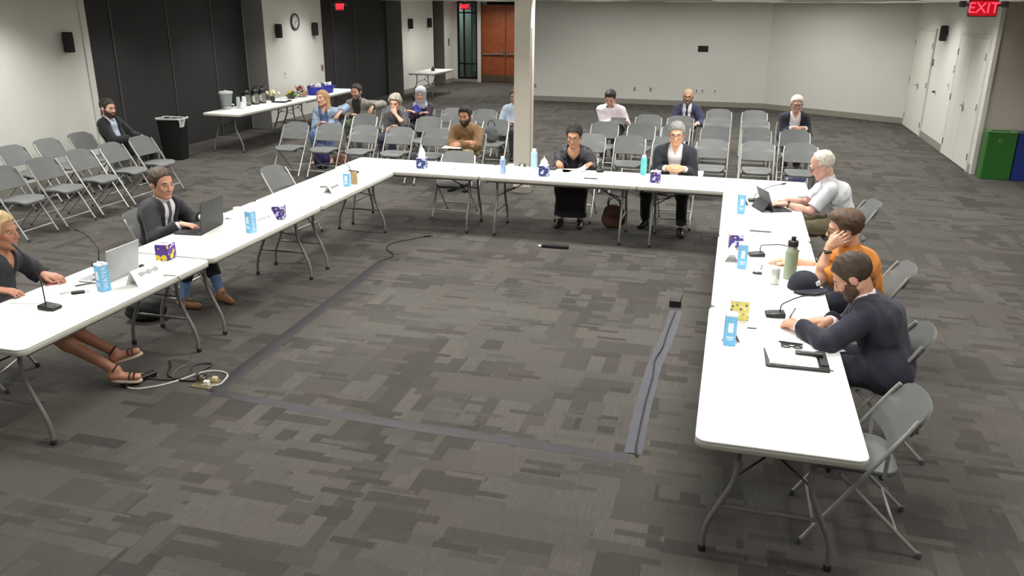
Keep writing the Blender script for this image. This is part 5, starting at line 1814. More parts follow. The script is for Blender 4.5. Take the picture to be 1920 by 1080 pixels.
    hb = h if h <= 0.008 else h * 0.85
    body = sdf_obj('body', sk, hb, SKIN, t, base, None, col)
    # eyes and brows
    for sg in (-1, 1):
        e = MB().sphere(hp(sg * 0.031, 0.0748, 0.006) - base, 0.0108 * q, 10, 8).build('eye', EYEW, body)
        MB().sphere(hp(sg * 0.031, 0.0802, 0.005) - base, 0.0068 * q, 8, 6).build('iris', EYED, e)
    if hair and hair.get('brow', True):
        bm_ = hairm(hair['n'] + '_brow', [max(20, int(c_ * 0.8)) for c_ in hair['c']])
        for sg in (-1, 1):
            MB().tube([hp(sg * 0.016, 0.0925, 0.026) - base, hp(sg * 0.032, 0.0905, 0.031) - base, hp(sg * 0.048, 0.078, 0.026) - base], [0.0035 * q, 0.0045 * q, 0.002 * q], 6).build('eyebrow', bm_, body)
    # ---- hair
    if hair:
        hm = hairm(hair['n'], hair['c'])
        ty = hair.get('t', 'short')
        o = hair.get('o', 0.011)
        hq = [ell(hp(0, -0.017, 0.037), AX, (vec(0.076, 0.096, 0.083) + o) * q, 0.02)]
        hl_ = hair.get('line', 0.070)
        lowb = hair.get('low', -0.075)
        extra_keep = []
        if ty == 'long':
            for sg in (-1, 1):
                hq += [cap(hp(sg * 0.072, -0.02, 0.02), hp(sg * 0.078, -0.005, -0.13), 0.026 * q, 0.022 * q, 0.03), cap(hp(sg * 0.078, -0.005, -0.13), hp(sg * 0.07, 0.035, -0.20), 0.022 * q, 0.012 * q, 0.03)]
            hq += [cap(hp(0, -0.075, 0.02), hp(0, -0.08, -0.16), 0.05 * q, 0.04 * q, 0.03, hl, 1.5)]
        if ty == 'bun':
            hq += [ell(hp(0, -0.105, 0.02), AX, vec(0.04, 0.035, 0.04) * q, 0.02)]
        if ty == 'bob':
            for sg in (-1, 1):
                hq += [cap(hp(sg * 0.072, -0.02, 0.02), hp(sg * 0.076, -0.01, -0.06), 0.026 * q, 0.022 * q, 0.03)]
            hq += [cap(hp(0, -0.075, 0.02), hp(0, -0.08, -0.07), 0.045 * q, 0.04 * q, 0.03, hl, 1.5)]
        amp = hair.get('amp', 0.003)
        fr = hair.get('fr', 110)
        part = hair.get('top', 0.0)
        if part:
            hq += [ell(hp(0.0, 0.035, 0.098), AX, vec(0.055, 0.05, 0.022 + part) * q, 0.03)]
        def hpost(P, d):
            qv = (P - H) @ AX.T / hs
            y = qv[:, 1]
            th = np.interp(y, [-0.10, -0.03, 0.0, 0.010, 0.030, 0.048, 0.065, 0.12], [lowb, lowb + 0.02, -0.035, -0.030, 0.004, hl_ - 0.022, hl_, hl_ + 0.015])
            if 'front' in hair:
                th = np.where(y > hair['front'], 0.3, th)
            if ty in ('long', 'bob'):
                th = np.where(y < 0.045, -0.4, th)
            d = d - wob(P, fr, amp) if amp else d
            return np.maximum(d, (th - qv[:, 2]) * hs * 0.8)
        if ty == 'fringe':       # horseshoe of hair around a bald crown
            def hpost(P, d):
                qv = (P - H) @ AX.T / hs
                y = qv[:, 1]
                th = np.interp(y, [-0.10, -0.03, 0.004, 0.012, 0.03, 0.12], [lowb, lowb + 0.02, -0.035, -0.03, 0.02, 0.3])
                d = d - wob(P, fr, amp)
                return np.maximum(np.maximum(d, (th - qv[:, 2]) * hs * 0.8), (qv[:, 2] - 0.055) * hs)
        if ty == 'scarf':
            hq = [ell(hp(0, -0.014, 0.036), AX, (vec(0.076, 0.096, 0.083) + 0.016) * q, 0.02),
                  ell(hp(0, 0.012, -0.035), AX, (vec(0.064, 0.066, 0.085) + 0.017) * q, 0.03),
                  cap(N + tu * 0.02, hp(0, -0.01, -0.06), 0.085 * q, 0.07 * q, 0.05),
                  cap(N - tu * 0.04 + f * 0.03 - l * 0.09, N - tu * 0.04 + f * 0.03 + l * 0.09, 0.075, 0.075, 0.06)]
            def hpost(P, d):
                qv = (P - H) @ AX.T / hs
                d = d - wob(P, 60, 0.004)
                opening = np.sqrt((qv[:, 0] / 0.052) ** 2 + ((qv[:, 2] + 0.018) / 0.078) ** 2) - 1
                return np.maximum(d, np.where(qv[:, 1] > 0.02, -opening * 0.05, -0.05))
            hm = cloth(hair['n'], hair['c'])
        if ty != 'bald':
            sdf_obj('headscarf' if ty == 'scarf' else 'hair', hq, h * 0.8 if h > 0.008 else h, hm, t, base, hpost)
    if beard:
        bq = [ell(hp(0, 0.022, -0.030), AX, (vec(0.061, 0.070, 0.082) + beard.get('o', 0.006)) * q, 0.025),
              cap(hp(0.052, 0.0, -0.055), hp(0.012, 0.066, -0.094), 0.026 * q, 0.026 * q, 0.025), cap(hp(-0.052, 0.0, -0.055), hp(-0.012, 0.066, -0.094), 0.026 * q, 0.026 * q, 0.025),
              cap(hp(-0.024, 0.084, -0.045), hp(0.024, 0.084, -0.045), 0.009 * q, 0.009 * q, 0.006)]
        def bpost(P, d):
            qv = (P - H) @ AX.T / hs
            th = np.interp(np.abs(qv[:, 0]), [0.0, 0.02, 0.035, 0.055, 0.075], [-0.040, -0.044, -0.046, -0.018, 0.025])
            d = np.maximum(d - wob(P, 160, 0.0015), (qv[:, 2] - th) * 0.8)
            d = np.maximum(d, (0.0 - qv[:, 1]) * 0.8)
            lips = np.sqrt((qv[:, 0] / 0.021) ** 2 + ((qv[:, 2] + 0.061) / 0.008) ** 2) - 1
            return np.maximum(d, np.where(qv[:, 1] > 0.06, -lips * 0.01, -1))
        sdf_obj('beard', bq, min(h, 0.008), hairm('beard_' + beard['n'], beard['c']), t, base, bpost)
    if glasses:
        gm = M('glasses_' + glasses['n'], glasses['c'], 0.35)
        gg = MB()
        for sg in (-1, 1):
            ring = []
            for a in range(16):
                an = 2 * PI * a / 16
                cx, cz = math.cos(an), math.sin(an)
                ring.append(hp(sg * 0.033 + 0.026 * np.sign(cx) * abs(cx) ** 0.8, 0.102, 0.004 + 0.019 * np.sign(cz) * abs(cz) ** 0.8) - base)
            gg.tube(ring, 0.0026 * q, 6, closed=True)
            gg.tube([hp(sg * 0.059, 0.100, 0.010) - base, hp(sg * 0.078, 0.085, 0.012) - base, hp(sg * 0.086, 0.0, 0.012) - base, hp(sg * 0.083, -0.03, -0.01) - base], 0.0024 * q, 6)
        gg.tube([hp(-0.008, 0.104, 0.010) - base, hp(0.008, 0.104, 0.010) - base], 0.0024 * q, 6)
        gg.build('glasses', gm, t)
    # ---- clothes
    def front(P):     # coordinates on the chest: x to the left, y forward, z along the spine from the neck base down
        d = P - N
        return d @ l, d @ f, -(d @ tu)
    if top:
        o = top.get('o', 0.010)
        slv = top.get('sleeve', 1.94)
        tq = torso(o)
        for nm in 'LR':
            tq += arm(arms[nm], o, slv, cuff=top.get('cuff', 0.0))
        nk = top.get('neck', 'collar')
        if nk == 'collar':
            tq += [cap(N - tu * 0.01 - f * 0.004, N + unit(neckt - N) * 0.058, 0.068 * s, 0.069 * s, 0.012, cb=True)]
        am = top.get('amp', 0.0035)
        vd = top.get('v', 0.0)
        def tpost(P, d):
            x, y, z_ = front(P)
            d = d - wob(P, 42, am)
            if vd:
                w_ = np.clip((vd - z_) * 0.42, -0.2, 0.07) if nk != 'scoop' else np.clip((vd - z_) * 0.9, -0.2, 0.085)
                d = np.maximum(d, np.where(y > -0.005, w_ - np.abs(x), -1))
            d = np.maximum(d, ((neckt - up * 0.02 * s) * 0 + 0).sum() - 1.0) if False else d
            return d
        sdf_obj(top.get('name', 'shirt'), tq, h, top['m'], t, base, tpost)
    if tie:
        tq = torso(0.012)
        tq += [cap(N - tu * 0.01, N + unit(neckt - N) * 0.03, 0.069 * s, 0.070 * s, 0.012)]
        def tiepost(P, d):
            x, y, z_ = front(P)
            w_ = np.interp(z_, [-0.035, -0.02, 0.02, 0.03, 0.40, 0.44], [0.016, 0.022, 0.018, 0.016, 0.038, 0.001])
            d = np.maximum(d - 0.004, np.abs(x) - w_)
            d = np.maximum(d, 0.01 - y)
            return np.maximum(d, np.maximum(-0.04 - z_, z_ - 0.42))
        sdf_obj('tie', tq, min(h, 0.007), tie['m'], t, base, tiepost)
    if jacket:
        o = jacket.get('o', 0.021)
        slv = jacket.get('sleeve', 1.86)
        jq = torso(o)
        for nm in 'LR':
            jq += arm(arms[nm], o, slv, cuff=0.005)
        # skirt of the jacket over the hips
        jq += [cap(P0 - l * 0.09 * s - f * 0.01, P0 + l * 0.09 * s - f * 0.01, 0.108 * s * g + o, 0.108 * s * g + o, 0.05)]
        jq += [cap(N - tu * 0.03 - f * 0.012, N + unit(neckt - N) * 0.022 - f * 0.012, 0.072 * s, 0.072 * s, 0.02, cb=True)]
        V0, slope = jacket.get('v', 0.34), jacket.get('slope', 0.24)
        opn = jacket.get('open', 0.012)
        am = jacket.get('amp', 0.0035)
        def jpost(P, d):
            x, y, z_ = front(P)
            d = d - wob(P, 34, am)
            w_ = np.where(z_ < V0, opn + (V0 - z_) * slope, opn + (z_ - V0) * jacket.get('flare', 0.12))
            w_ = np.minimum(w_, 0.085)
            edge = np.abs(x) - w_
            lap = np.where((edge < 0.045) & (edge > -0.01) & (z_ < V0) & (y > 0), 0.006, 0.0)
            d = d - lap
            return np.maximum(d, np.where(y > 0.0, -edge, -1))
        sdf_obj(jacket.get('name', 'jacket'), jq, h, jacket['m'], t, base, jpost)
    if legwear:
        o = legwear.get('o', 0.014)
        upto = legwear.get('upto', 1.93)
        lq = [cap(P0 - l * 0.07 * s, P0 + l * 0.07 * s, 0.100 * s * g + o, 0.100 * s * g + o, 0.05), cap(P0, waist * 0.5 + P0 * 0.5, 0.100 * s * g + o * 0.6, 0.096 * s * g + o * 0.6, 0.04, l, 1.34)]
        kk = 0.14 if legwear.get('skirt') else 0.04
        for nm in 'LR':
            lq += leg(lg[nm], o, upto, k=kk, flare=legwear.get('flare', 0.004))
        if legwear.get('skirt'):
            kl, kr = lg['L'], lg['R']
            ee = lambda a: a['k'] + (a['a'] - a['k']) * (upto - 1) if upto > 1 else a['h'] + (a['k'] - a['h']) * upto
            lq += [cap((kl['h'] + kr['h']) / 2, (kl['k'] + kr['k']) / 2, 0.085 * s, 0.07 * s, 0.06, l, 1.6)]
            if upto > 1:
                lq += [cap((kl['k'] + kr['k']) / 2, (ee(kl) + ee(kr)) / 2, 0.07 * s, 0.07 * s, 0.06, l, 1.9, cb=True)]
        def lpost(P, d):
            return d - wob(P, 38, 0.005)
        sdf_obj('skirt' if legwear.get('skirt') else 'trousers', lq, h, legwear['m'], t, base, lpost)
    if shoes:
        for nm in 'LR':
            G_ = lg[nm]
            side = unit(np.cross(G_['toe'], up))
            sq = [cap(G_['a'] - up * 0.052 - G_['toe'] * 0.035, G_['a'] - up * 0.060 + G_['toe'] * 0.16 * s, 0.036 * s, 0.027 * s, 0.03, side, 1.22),
                  cap(G_['a'] + up * 0.0, G_['a'] - up * 0.05 + G_['toe'] * 0.01, 0.043 * s, 0.042 * s, 0.03, ca=True),
                  cap(G_['a'] - up * 0.03 + G_['toe'] * 0.01, G_['a'] - up * 0.055 + G_['toe'] * 0.10 * s, 0.038 * s, 0.030 * s, 0.03)]
            zl = G_['a'][2] - 0.088
            def spost(P, d, zl=zl):
                return np.maximum(d, zl - P[:, 2])
            so_ = sdf_obj('shoe', sq, min(h, 0.009), shoes['m'], t, base, spost)
            if shoes.get('sole') and so_:
                def solep(P, d, zl=zl):
                    return np.maximum(np.maximum(d - 0.004, zl - 0.006 - P[:, 2]), P[:, 2] - zl - 0.012)
                sdf_obj('sole', sq, min(h, 0.009), shoes['sole'], so_, base, solep)
            if shoes.get('sock'):
                e = G_['a'] + (G_['k'] - G_['a']) * 0.42
                sdf_obj('sock', [cap(e, G_['a'] - up * 0.02, 0.050 * s, 0.040 * s, 0.02, ca=True)], min(h, 0.009), shoes['sock'], t, base)
    if sandals:
        for nm in 'LR':
            G_ = lg[nm]
            sd = MB()
            dv = unit(G_['tip'] - G_['heel'])
            side = unit(np.cross(dv, up))
            nrm = unit(np.cross(side, dv))
            c0, c1 = G_['heel'] - dv * 0.02, G_['tip'] + dv * 0.03
            def fs_(u, v):
                p = c0 + (c1 - c0) * u + side * (v - .5) * 2 * (0.03 + 0.014 * math.sin(PI * min(1, u * 1.05))) * math.sqrt(max(0.02, 1 - (2 * u - 1) ** 8)) - nrm * 0.030 - base
                return p, nrm
            so_ = MB().surf(fs_, 14, 4, 0.014).build('sandal_sole', sandals['sole'], t)
            st = MB()
            for uu, rr in ((0.68, 0.034), (0.85, 0.032)):
                c_ = G_['heel'] + (G_['tip'] - G_['heel']) * uu
                st.tube([c_ + side * 0.043 * math.cos(a * PI / 8) + nrm * (rr * 1.0 * math.sin(a * PI / 8) - 0.006) - base for a in range(9)], 0.007, 6)
            c_ = G_['a'] + unit(G_['k'] - G_['a']) * 0.012
            ax_ = unit(G_['k'] - G_['a'])
            s1 = unit(np.cross(ax_, side)); s2 = np.cross(ax_, s1)
            st.tube([c_ + (s1 * math.cos(a * PI / 7) + s2 * math.sin(a * PI / 7)) * 0.039 * s - base for a in range(14)], 0.006, 6, closed=True)
            st.build('sandal_strap', sandals['strap'], so_)
    if watch:
        a = arms[watch]
        ax_ = unit(a['W'] - a['E'])
        c_ = a['W'] - ax_ * 0.035
        s1 = unit(np.cross(ax_, a['pn'])); s2 = np.cross(ax_, s1)
        wm = MB().tube([c_ + (s1 * math.cos(k * PI / 7) + s2 * math.sin(k * PI / 7)) * 0.031 * s - base for k in range(14)], 0.006, 6, closed=True)
        wm.sphere(c_ - unit(a['pn']) * 0.032 * s - base, (0.016, 0.016, 0.012), 10, 6)
        wm.build('wristwatch', BLACKP, t)
    if extra:
        extra(t, base, dict(N=N, P0=P0, f=f, l=l, up=up, arms=arms, lg=lg, H=H, hp=hp, s=s, torso=torso, front=front, tu=tu, h=h))
    return t
# ================================================================== the people in the room
BLK = cloth('black', (26, 26, 28))
NVY = cloth('navy', (38, 38, 52))
DKS = cloth('dark_suit', (44, 46, 52))
WSH = cloth('white_shirt', (236, 232, 234), 0.03, bump=0.35)
LEATH = M('shoe_black', (24, 23, 23), 0.35, var=0.15)
GRYT = cloth('charcoal', (52, 52, 56))
TAN = (222, 172, 146)
FAR, MID, NEAR = 0.0115, 0.009, 0.0068
U = vec(0, 0, 1)

# 15 white haired man with the tablet, right side far
person('white haired man in pale grey short sleeved shirt typing on a tablet', (1.16, 8.52), 180, (0.90, 8.50, 1.13), (0, 28, 0), s=0.98, girth=1.12,
       L=dict(w=(0.585, 8.30, 0.765), pole=vec(0.5, -0.6, -1), hd=vec(-1, 0.15, -0.05), pn=vec(0, 0.1, -1), th=vec(0, 1, 0), curl=0.5),
       R=dict(w=(0.60, 8.47, 0.765), pole=vec(0.5, 0.5, -1), hd=vec(-1, -0.25, -0.05), pn=vec(0, -0.1, -1), th=vec(0, -1, 0), curl=0.5),
       skin=(228, 176, 158), hair=dict(n='white', c=(222, 216, 200), t='short', line=0.080, o=0.009, amp=0.003, front=0.028), glasses=dict(n='dark', c=(40, 36, 34)),
       top=dict(m=cloth('pale_grey_shirt', (206, 208, 212), 0.03, bump=0.5), sleeve=0.86, cuff=0.012, amp=0.004), legwear=dict(m=cloth('olive_trousers', (104, 96, 70))),
       shoes=dict(m=LEATH), h=NEAR, watch='L')
# 16 man in orange
person('man in orange polo shirt with glasses resting his cheek on his hand', (1.10, 6.30), 184, (0.86, 6.12, 1.10), (-4, 14, -8), s=0.98, girth=1.05,
       L=dict(w=(0.752, 5.985, 0.990), pole=vec(-0.55, -0.25, -1), hd=vec(0.72, 0.10, 0.55), pn=vec(0.25, 1, 0.0), th=vec(-0.6, 0.2, 0.7), curl=0.35, thumb=0.3),
       R=dict(w=(0.545, 6.37, 0.762), pole=vec(0.4, 0.7, -1), hd=vec(-1, 0.05, -0.06), pn=vec(0, 0, -1), th=vec(0, -1, 0), curl=0.35),
       skin=(226, 172, 142), hair=dict(n='brown', c=(78, 56, 38), t='short', line=0.074, o=0.010, top=0.006), glasses=dict(n='dark', c=(40, 36, 34)),
       top=dict(m=cloth('orange_polo', (196, 122, 40), 0.06, bump=0.6), sleeve=0.80, cuff=0.014, amp=0.0045, o=0.013), legwear=dict(m=cloth('dark_jeans', (40, 42, 54))),
       shoes=dict(m=LEATH), h=NEAR, watch='L')
# 17 man in navy suit writing
person('bearded man in navy suit bent over the nearest right table writing', (1.04, 4.95), 172, (0.79, 5.05, 1.07), (-2, 38, 0), s=1.0, girth=1.14,
       L=dict(w=(0.505, 4.93, 0.768), pole=vec(0.1, -1.0, -0.35), hd=vec(-0.75, 0.75, -0.1), pn=vec(0.35, 0.3, -1), th=vec(0.7, 0.7, 0.4), curl=0.95, thumb=0.9),
       R=dict(w=(0.70, 5.09, 0.758), pole=vec(0.5, 0.8, -0.6), hd=vec(-1, -0.12, -0.05), pn=vec(0, 0, -1), th=vec(0, -1, 0), curl=0.3),
       skin=(222, 166, 138), hair=dict(n='dark_brown', c=(70, 54, 40), t='short', line=0.074, o=0.010), beard=dict(n='brown', c=(86, 62, 44)),
       top=dict(m=WSH, o=0.008, sleeve=1.97, amp=0.002), jacket=dict(m=NVY, sleeve=1.86, o=0.022, amp=0.004), legwear=dict(m=NVY, o=0.02), shoes=dict(m=LEATH), h=NEAR)
# 2 man with the black laptop
person('man in black suit and grey tie behind the black laptop', (-4.97, 6.20), 2, (-4.86, 6.14, 1.075), (-22, 8, 0), s=0.99, girth=1.12,
       L=dict(w=(-4.56, 6.26, 0.762), hd=vec(1, 0.0, -0.05), th=vec(0, -1, 0)), R=dict(w=(-4.58, 5.97, 0.762), hd=vec(1, 0.1, -0.05), th=vec(0, 1, 0)),
       legs=dict(L=dict(a=vec(-4.40, 6.16, 0.09), toe=vec(1, -0.45, 0)), R=dict(a=vec(-4.62, 5.92, 0.09), toe=vec(1, -0.1, 0))),
       skin=(226, 168, 140), hair=dict(n='dark_brown', c=(70, 54, 40), t='short', line=0.080, o=0.011), top=dict(m=WSH, o=0.008, amp=0.002),
       tie=dict(m=cloth('grey_tie', (92, 92, 98))), jacket=dict(m=cloth('black_suit', (34, 33, 40)), o=0.022), legwear=dict(m=cloth('black_suit', (34, 33, 40)), upto=1.62),
       shoes=dict(m=M('shoe_tan', (142, 100, 56), 0.5, var=0.1), sock=cloth('blue_sock', (110, 140, 190)), sole=M('shoe_sole', (60, 48, 38), 0.6)), h=0.0075)
# 1 woman at the left edge
person('blonde woman in dark grey blouse with crossed sandalled feet at the left edge', (-4.87, 4.27), 14, (-4.88, 4.42, 1.08), (0, 4, 0), s=0.96, girth=1.05,
       L=dict(w=(-4.62, 4.47, 0.77), pole=vec(-0.5, 0.8, -0.6), hd=vec(1, 0.1, -0.08), th=vec(0, -1, 0)), R=dict(w=(-4.66, 4.12, 0.765), pole=vec(-0.6, -0.7, -0.6), hd=vec(1, 0.3, -0.08), th=vec(0, 1, 0)),
       legs=dict(L=dict(k=vec(-4.50, 4.36, 0.475), a=vec(-4.16, 4.50, 0.215), toe=vec(0.85, 0.5, 0.35), dip=vec(0.035, 0.01, -0.045)), R=dict(k=vec(-4.47, 4.22, 0.46), a=vec(-4.08, 4.40, 0.125), toe=vec(0.9, 0.5, -0.05), dip=vec(0.02, 0.0, -0.055))),
       skin=(206, 146, 118), hair=dict(n='blonde', c=(206, 178, 128), t='bob', line=0.074, o=0.014, amp=0.004),
       top=dict(m=cloth('grey_blouse', (54, 56, 60)), sleeve=0.85, cuff=0.012, v=0.13, amp=0.004), legwear=dict(m=cloth('dark_skirt', (46, 42, 44)), upto=0.97, skirt=True),
       feet_skin=True, sandals=dict(sole=M('sandal_sole', (206, 190, 166), 0.6), strap=M('sandal_strap', (58, 34, 26), 0.5)), h=0.0075)
# 13 woman in tweed
def necklace(t, base, k):
    pass
person('woman in dark tweed jacket and long black skirt reading papers', (-1.84, 10.12), -90, (-1.86, 9.99, 1.075), (0, 16, 0), s=0.93, girth=1.0,
       R=dict(w=(-2.01, 9.80, 0.775), pole=vec(-0.35, 0.4, -1), hd=vec(0.35, -1, -0.05), th=vec(1, 0, 0.2), curl=0.8, thumb=0.8),
       L=dict(w=(-1.62, 9.86, 0.765), pole=vec(0.35, 0.4, -1), hd=vec(-0.4, -1, -0.08), th=vec(-1, 0, 0), curl=0.4),
       legs=dict(L=dict(a=vec(-1.70, 9.72, 0.09)), R=dict(a=vec(-1.95, 9.70, 0.09))),
       skin=(204, 154, 120), hair=dict(n='black', c=(34, 30, 30), t='bun', line=0.072, o=0.014, amp=0.004), glasses=dict(n='thin', c=(90, 80, 76)),
       top=dict(m=BLK, o=0.008, neck='scoop', v=0.11, sleeve=0.9), jacket=dict(m=pattern_material('tweed', (62, 60, 66), (34, 32, 36), (112, 108, 112), 60, 0.30), v=0.30, slope=0.30, open=0.03, flare=0.2, o=0.024, amp=0.004),
       legwear=dict(m=BLK, upto=1.88, skirt=True, flare=0.03), shoes=dict(m=LEATH), h=MID)
# 14 man in dark suit at the back table
person('grey haired man with glasses in dark suit with clasped hands at the back table', (-0.61, 10.15), -90, (-0.62, 10.0, 1.155), (0, 10, 0), s=1.02, girth=1.12,
       R=dict(w=(-0.70, 9.845, 0.77), pole=vec(-0.35, 0.4, -1), hd=vec(0.8, -0.7, 0), pn=vec(0.6, 0.7, -0.2), th=vec(0.2, 0.2, 1), curl=0.85, thumb=0.8),
       L=dict(w=(-0.50, 9.845, 0.77), pole=vec(0.35, 0.4, -1), hd=vec(-0.8, -0.75, 0), pn=vec(-0.6, 0.7, -0.2), th=vec(-0.2, 0.2, 1), curl=0.85, thumb=0.8),
       legs=dict(R=dict(a=vec(-0.93, 9.98, 0.09), toe=vec(-0.3, -1, 0)), L=dict(a=vec(-0.47, 9.68, 0.09))),
       skin=(240, 186, 150), hair=dict(n='grey', c=(150, 148, 146), t='short', line=0.072, o=0.013, top=0.006), glasses=dict(n='brown', c=(84, 56, 44)),
       top=dict(m=WSH, o=0.008, sleeve=1.98, v=0.06, amp=0.002), jacket=dict(m=DKS, v=0.40, slope=0.17, open=0.03, o=0.022), legwear=dict(m=BLK), shoes=dict(m=LEATH), h=MID)
# 3 man by the left wall
person('dark haired man in black jacket and pale shirt holding a phone by the left wall', (-8.90, 10.50), 0, (-8.97, 10.37, 1.11), (-8, 8, 0), s=0.99, girth=1.0,
       L=dict(w=(-8.58, 10.56, 0.66)), R=dict(w=(-8.60, 10.34, 0.66)), skin=(232, 180, 156), hair=dict(n='dark', c=(44, 36, 32), t='short', o=0.010, line=0.074),
       beard=dict(n='dark', c=(60, 46, 40), o=0.003), top=dict(m=cloth('blue_white_shirt', (196, 206, 226), 0.06), o=0.008, v=0.05), jacket=dict(m=cloth('black_jacket', (24, 25, 30)), v=0.5, slope=0.10, open=0.03, o=0.022),
       legwear=dict(m=BLK), shoes=dict(m=LEATH), h=FAR)
# 4 blonde woman
person('blonde woman in blue knit cardigan and blue dress leaning on the next chair', (-6.74, 13.02), -88, (-6.82, 12.98, 1.055), (-12, -2, 10), s=0.97, girth=1.05,
       L=dict(w=(-6.52, 13.02, 0.83), pole=vec(1, 0.5, 0.15), hd=vec(-0.3, -0.9, -0.55), th=vec(-1, 0, 0.2)), R=dict(w=(-6.78, 12.78, 0.66)),
       legs=dict(L=dict(a=vec(-6.56, 12.62, 0.09)), R=dict(a=vec(-6.80, 12.62, 0.09))),
       skin=(234, 180, 152), hair=dict(n='blonde_dark', c=(186, 150, 104), t='long', o=0.012, amp=0.004),
       top=dict(m=cloth('blue_dress', (84, 104, 146)), o=0.010, v=0.08, sleeve=0.9), jacket=dict(m=pattern_material('blue_knit', (138, 158, 180), (96, 116, 148), (176, 190, 204), 38, 0.25), name='cardigan', v=0.5, slope=0.03, open=0.07, flare=0.1, o=0.022),
       legwear=dict(m=cloth('blue_dress', (84, 104, 146)), upto=1.7, skirt=True, flare=0.04), shoes=dict(m=M('shoe_nude', (200, 160, 140), 0.5)), h=FAR)
# 5 man in grey blazer
person('man in grey blazer with one arm over the next chair, behind the blonde woman', (-6.72, 14.30), -88, (-6.77, 14.22, 1.055), (-6, 6, 0), s=1.0, girth=1.1,
       L=dict(w=(-6.42, 14.12, 0.80), pole=vec(1, 0.5, 0.05), hd=vec(-0.2, -0.7, -0.7), th=vec(-1, 0, 0.2)), skin=(230, 176, 148), hair=dict(n='dark', c=(44, 36, 32), t='short', line=0.074),
       beard=dict(n='grey', c=(120, 104, 96), o=0.002), top=dict(m=cloth('dark_brown_shirt', (54, 44, 42)), o=0.008), jacket=dict(m=cloth('grey_blazer', (136, 132, 126), 0.1), v=0.5, slope=0.12, open=0.03, o=0.022),
       legwear=dict(m=cloth('green_trousers', (86, 96, 80))), shoes=dict(m=LEATH), h=FAR)
# 6 grey haired woman
person('woman with short grey hair resting her chin on her hand in the audience', (-5.51, 13.02), -90, (-5.46, 12.93, 1.035), (4, 12, -4), s=0.93, girth=1.05,
       L=dict(w=(-5.405, 12.80, 0.865), pole=vec(0.8, -0.4, -0.8), hd=vec(-0.35, 0.15, 0.95), pn=vec(-0.4, 1, 0), th=vec(-1, 0, 0), curl=0.7), R=dict(w=(-5.46, 12.76, 0.66)),
       skin=(234, 184, 158), hair=dict(n='silver', c=(176, 168, 152), t='short', o=0.022, amp=0.008, fr=80, line=0.074), top=dict(m=cloth('charcoal_top', (74, 72, 72)), sleeve=1.25, cuff=0.012),
       legwear=dict(m=cloth('indigo_trousers', (46, 46, 66))), shoes=dict(m=LEATH), h=FAR)
# 7 woman in headscarf
def shawl(t, base, k):
    N_, f_, l_, tu_ = k['N'], k['f'], k['l'], k['tu']
    a = N_ - tu_ * 0.20 + f_ * 0.20
    sdf_obj('blue_shawl', [cap(a - l_ * 0.12, a + l_ * 0.12, 0.085, 0.08, 0.05), cap(N_ - tu_ * 0.05 + f_ * 0.08 - l_ * 0.06, a, 0.06, 0.07, 0.05)], 0.012, cloth('blue_shawl', (52, 70, 176)), t, base, lambda P, d: d - wob(P, 50, 0.006))
person('woman in pale blue headscarf with a bright blue shawl in the back row', (-5.52, 14.28), -86, (-5.50, 14.22, 1.045), (10, 6, 0), s=0.95, girth=1.08,
       L=dict(w=(-5.55, 14.02, 0.74), pole=vec(0.9, -0.1, -0.7)), R=dict(w=(-5.42, 14.0, 0.73), pole=vec(-0.9, -0.1, -0.7)),
       skin=(228, 180, 152), hair=dict(n='pale_blue_scarf', c=(170, 174, 188), t='scarf'), top=dict(m=cloth('plum_top', (48, 34, 48)), name='tunic', o=0.018), legwear=dict(m=BLK), shoes=dict(m=LEATH), h=FAR, extra=shawl)
# 8 man in brown sweater
person('bearded man in brown quarter zip sweater with folded arms left of the pillar', (-3.79, 11.72), -90, (-3.82, 11.66, 1.045), (0, 12, 0), s=1.02, girth=1.15,
       R=dict(w=(-3.74, 11.44, 0.68), pole=vec(-1, -0.15, -0.6), hd=vec(1, -0.1, -0.1), pn=vec(0, 0.8, -0.6), th=vec(0, 0.3, 1), curl=0.5),
       L=dict(w=(-3.82, 11.40, 0.655), pole=vec(1, -0.15, -0.6), hd=vec(-1, -0.1, -0.1), pn=vec(0, 0.8, -0.6), th=vec(0, 0.3, 1), curl=0.5),
       skin=(206, 150, 116), hair=dict(n='black', c=(34, 30, 30), t='short', top=0.012, line=0.072), beard=dict(n='black', c=(48, 36, 32)),
       top=dict(m=cloth('brown_sweater', (122, 92, 58), 0.12), name='sweater', o=0.018, amp=0.005), legwear=dict(m=pattern_material('camo_cloth', (148, 138, 108), (110, 100, 76), (176, 166, 140), 16, 0.3)), shoes=dict(m=LEATH), h=FAR)
# 9 person behind the pillar
person('person in pale blue shirt sitting behind the pillar', (-3.78, 14.30), -90, (-3.73, 14.24, 1.07), (0, 10, 0), s=0.98, girth=1.05,
       skin=(200, 150, 124), hair=dict(n='brown', c=(78, 56, 38), t='short'), top=dict(m=cloth('pale_blue_shirt', (196, 212, 230), 0.04), o=0.014, amp=0.005), legwear=dict(m=GRYT), shoes=dict(m=LEATH), h=FAR)
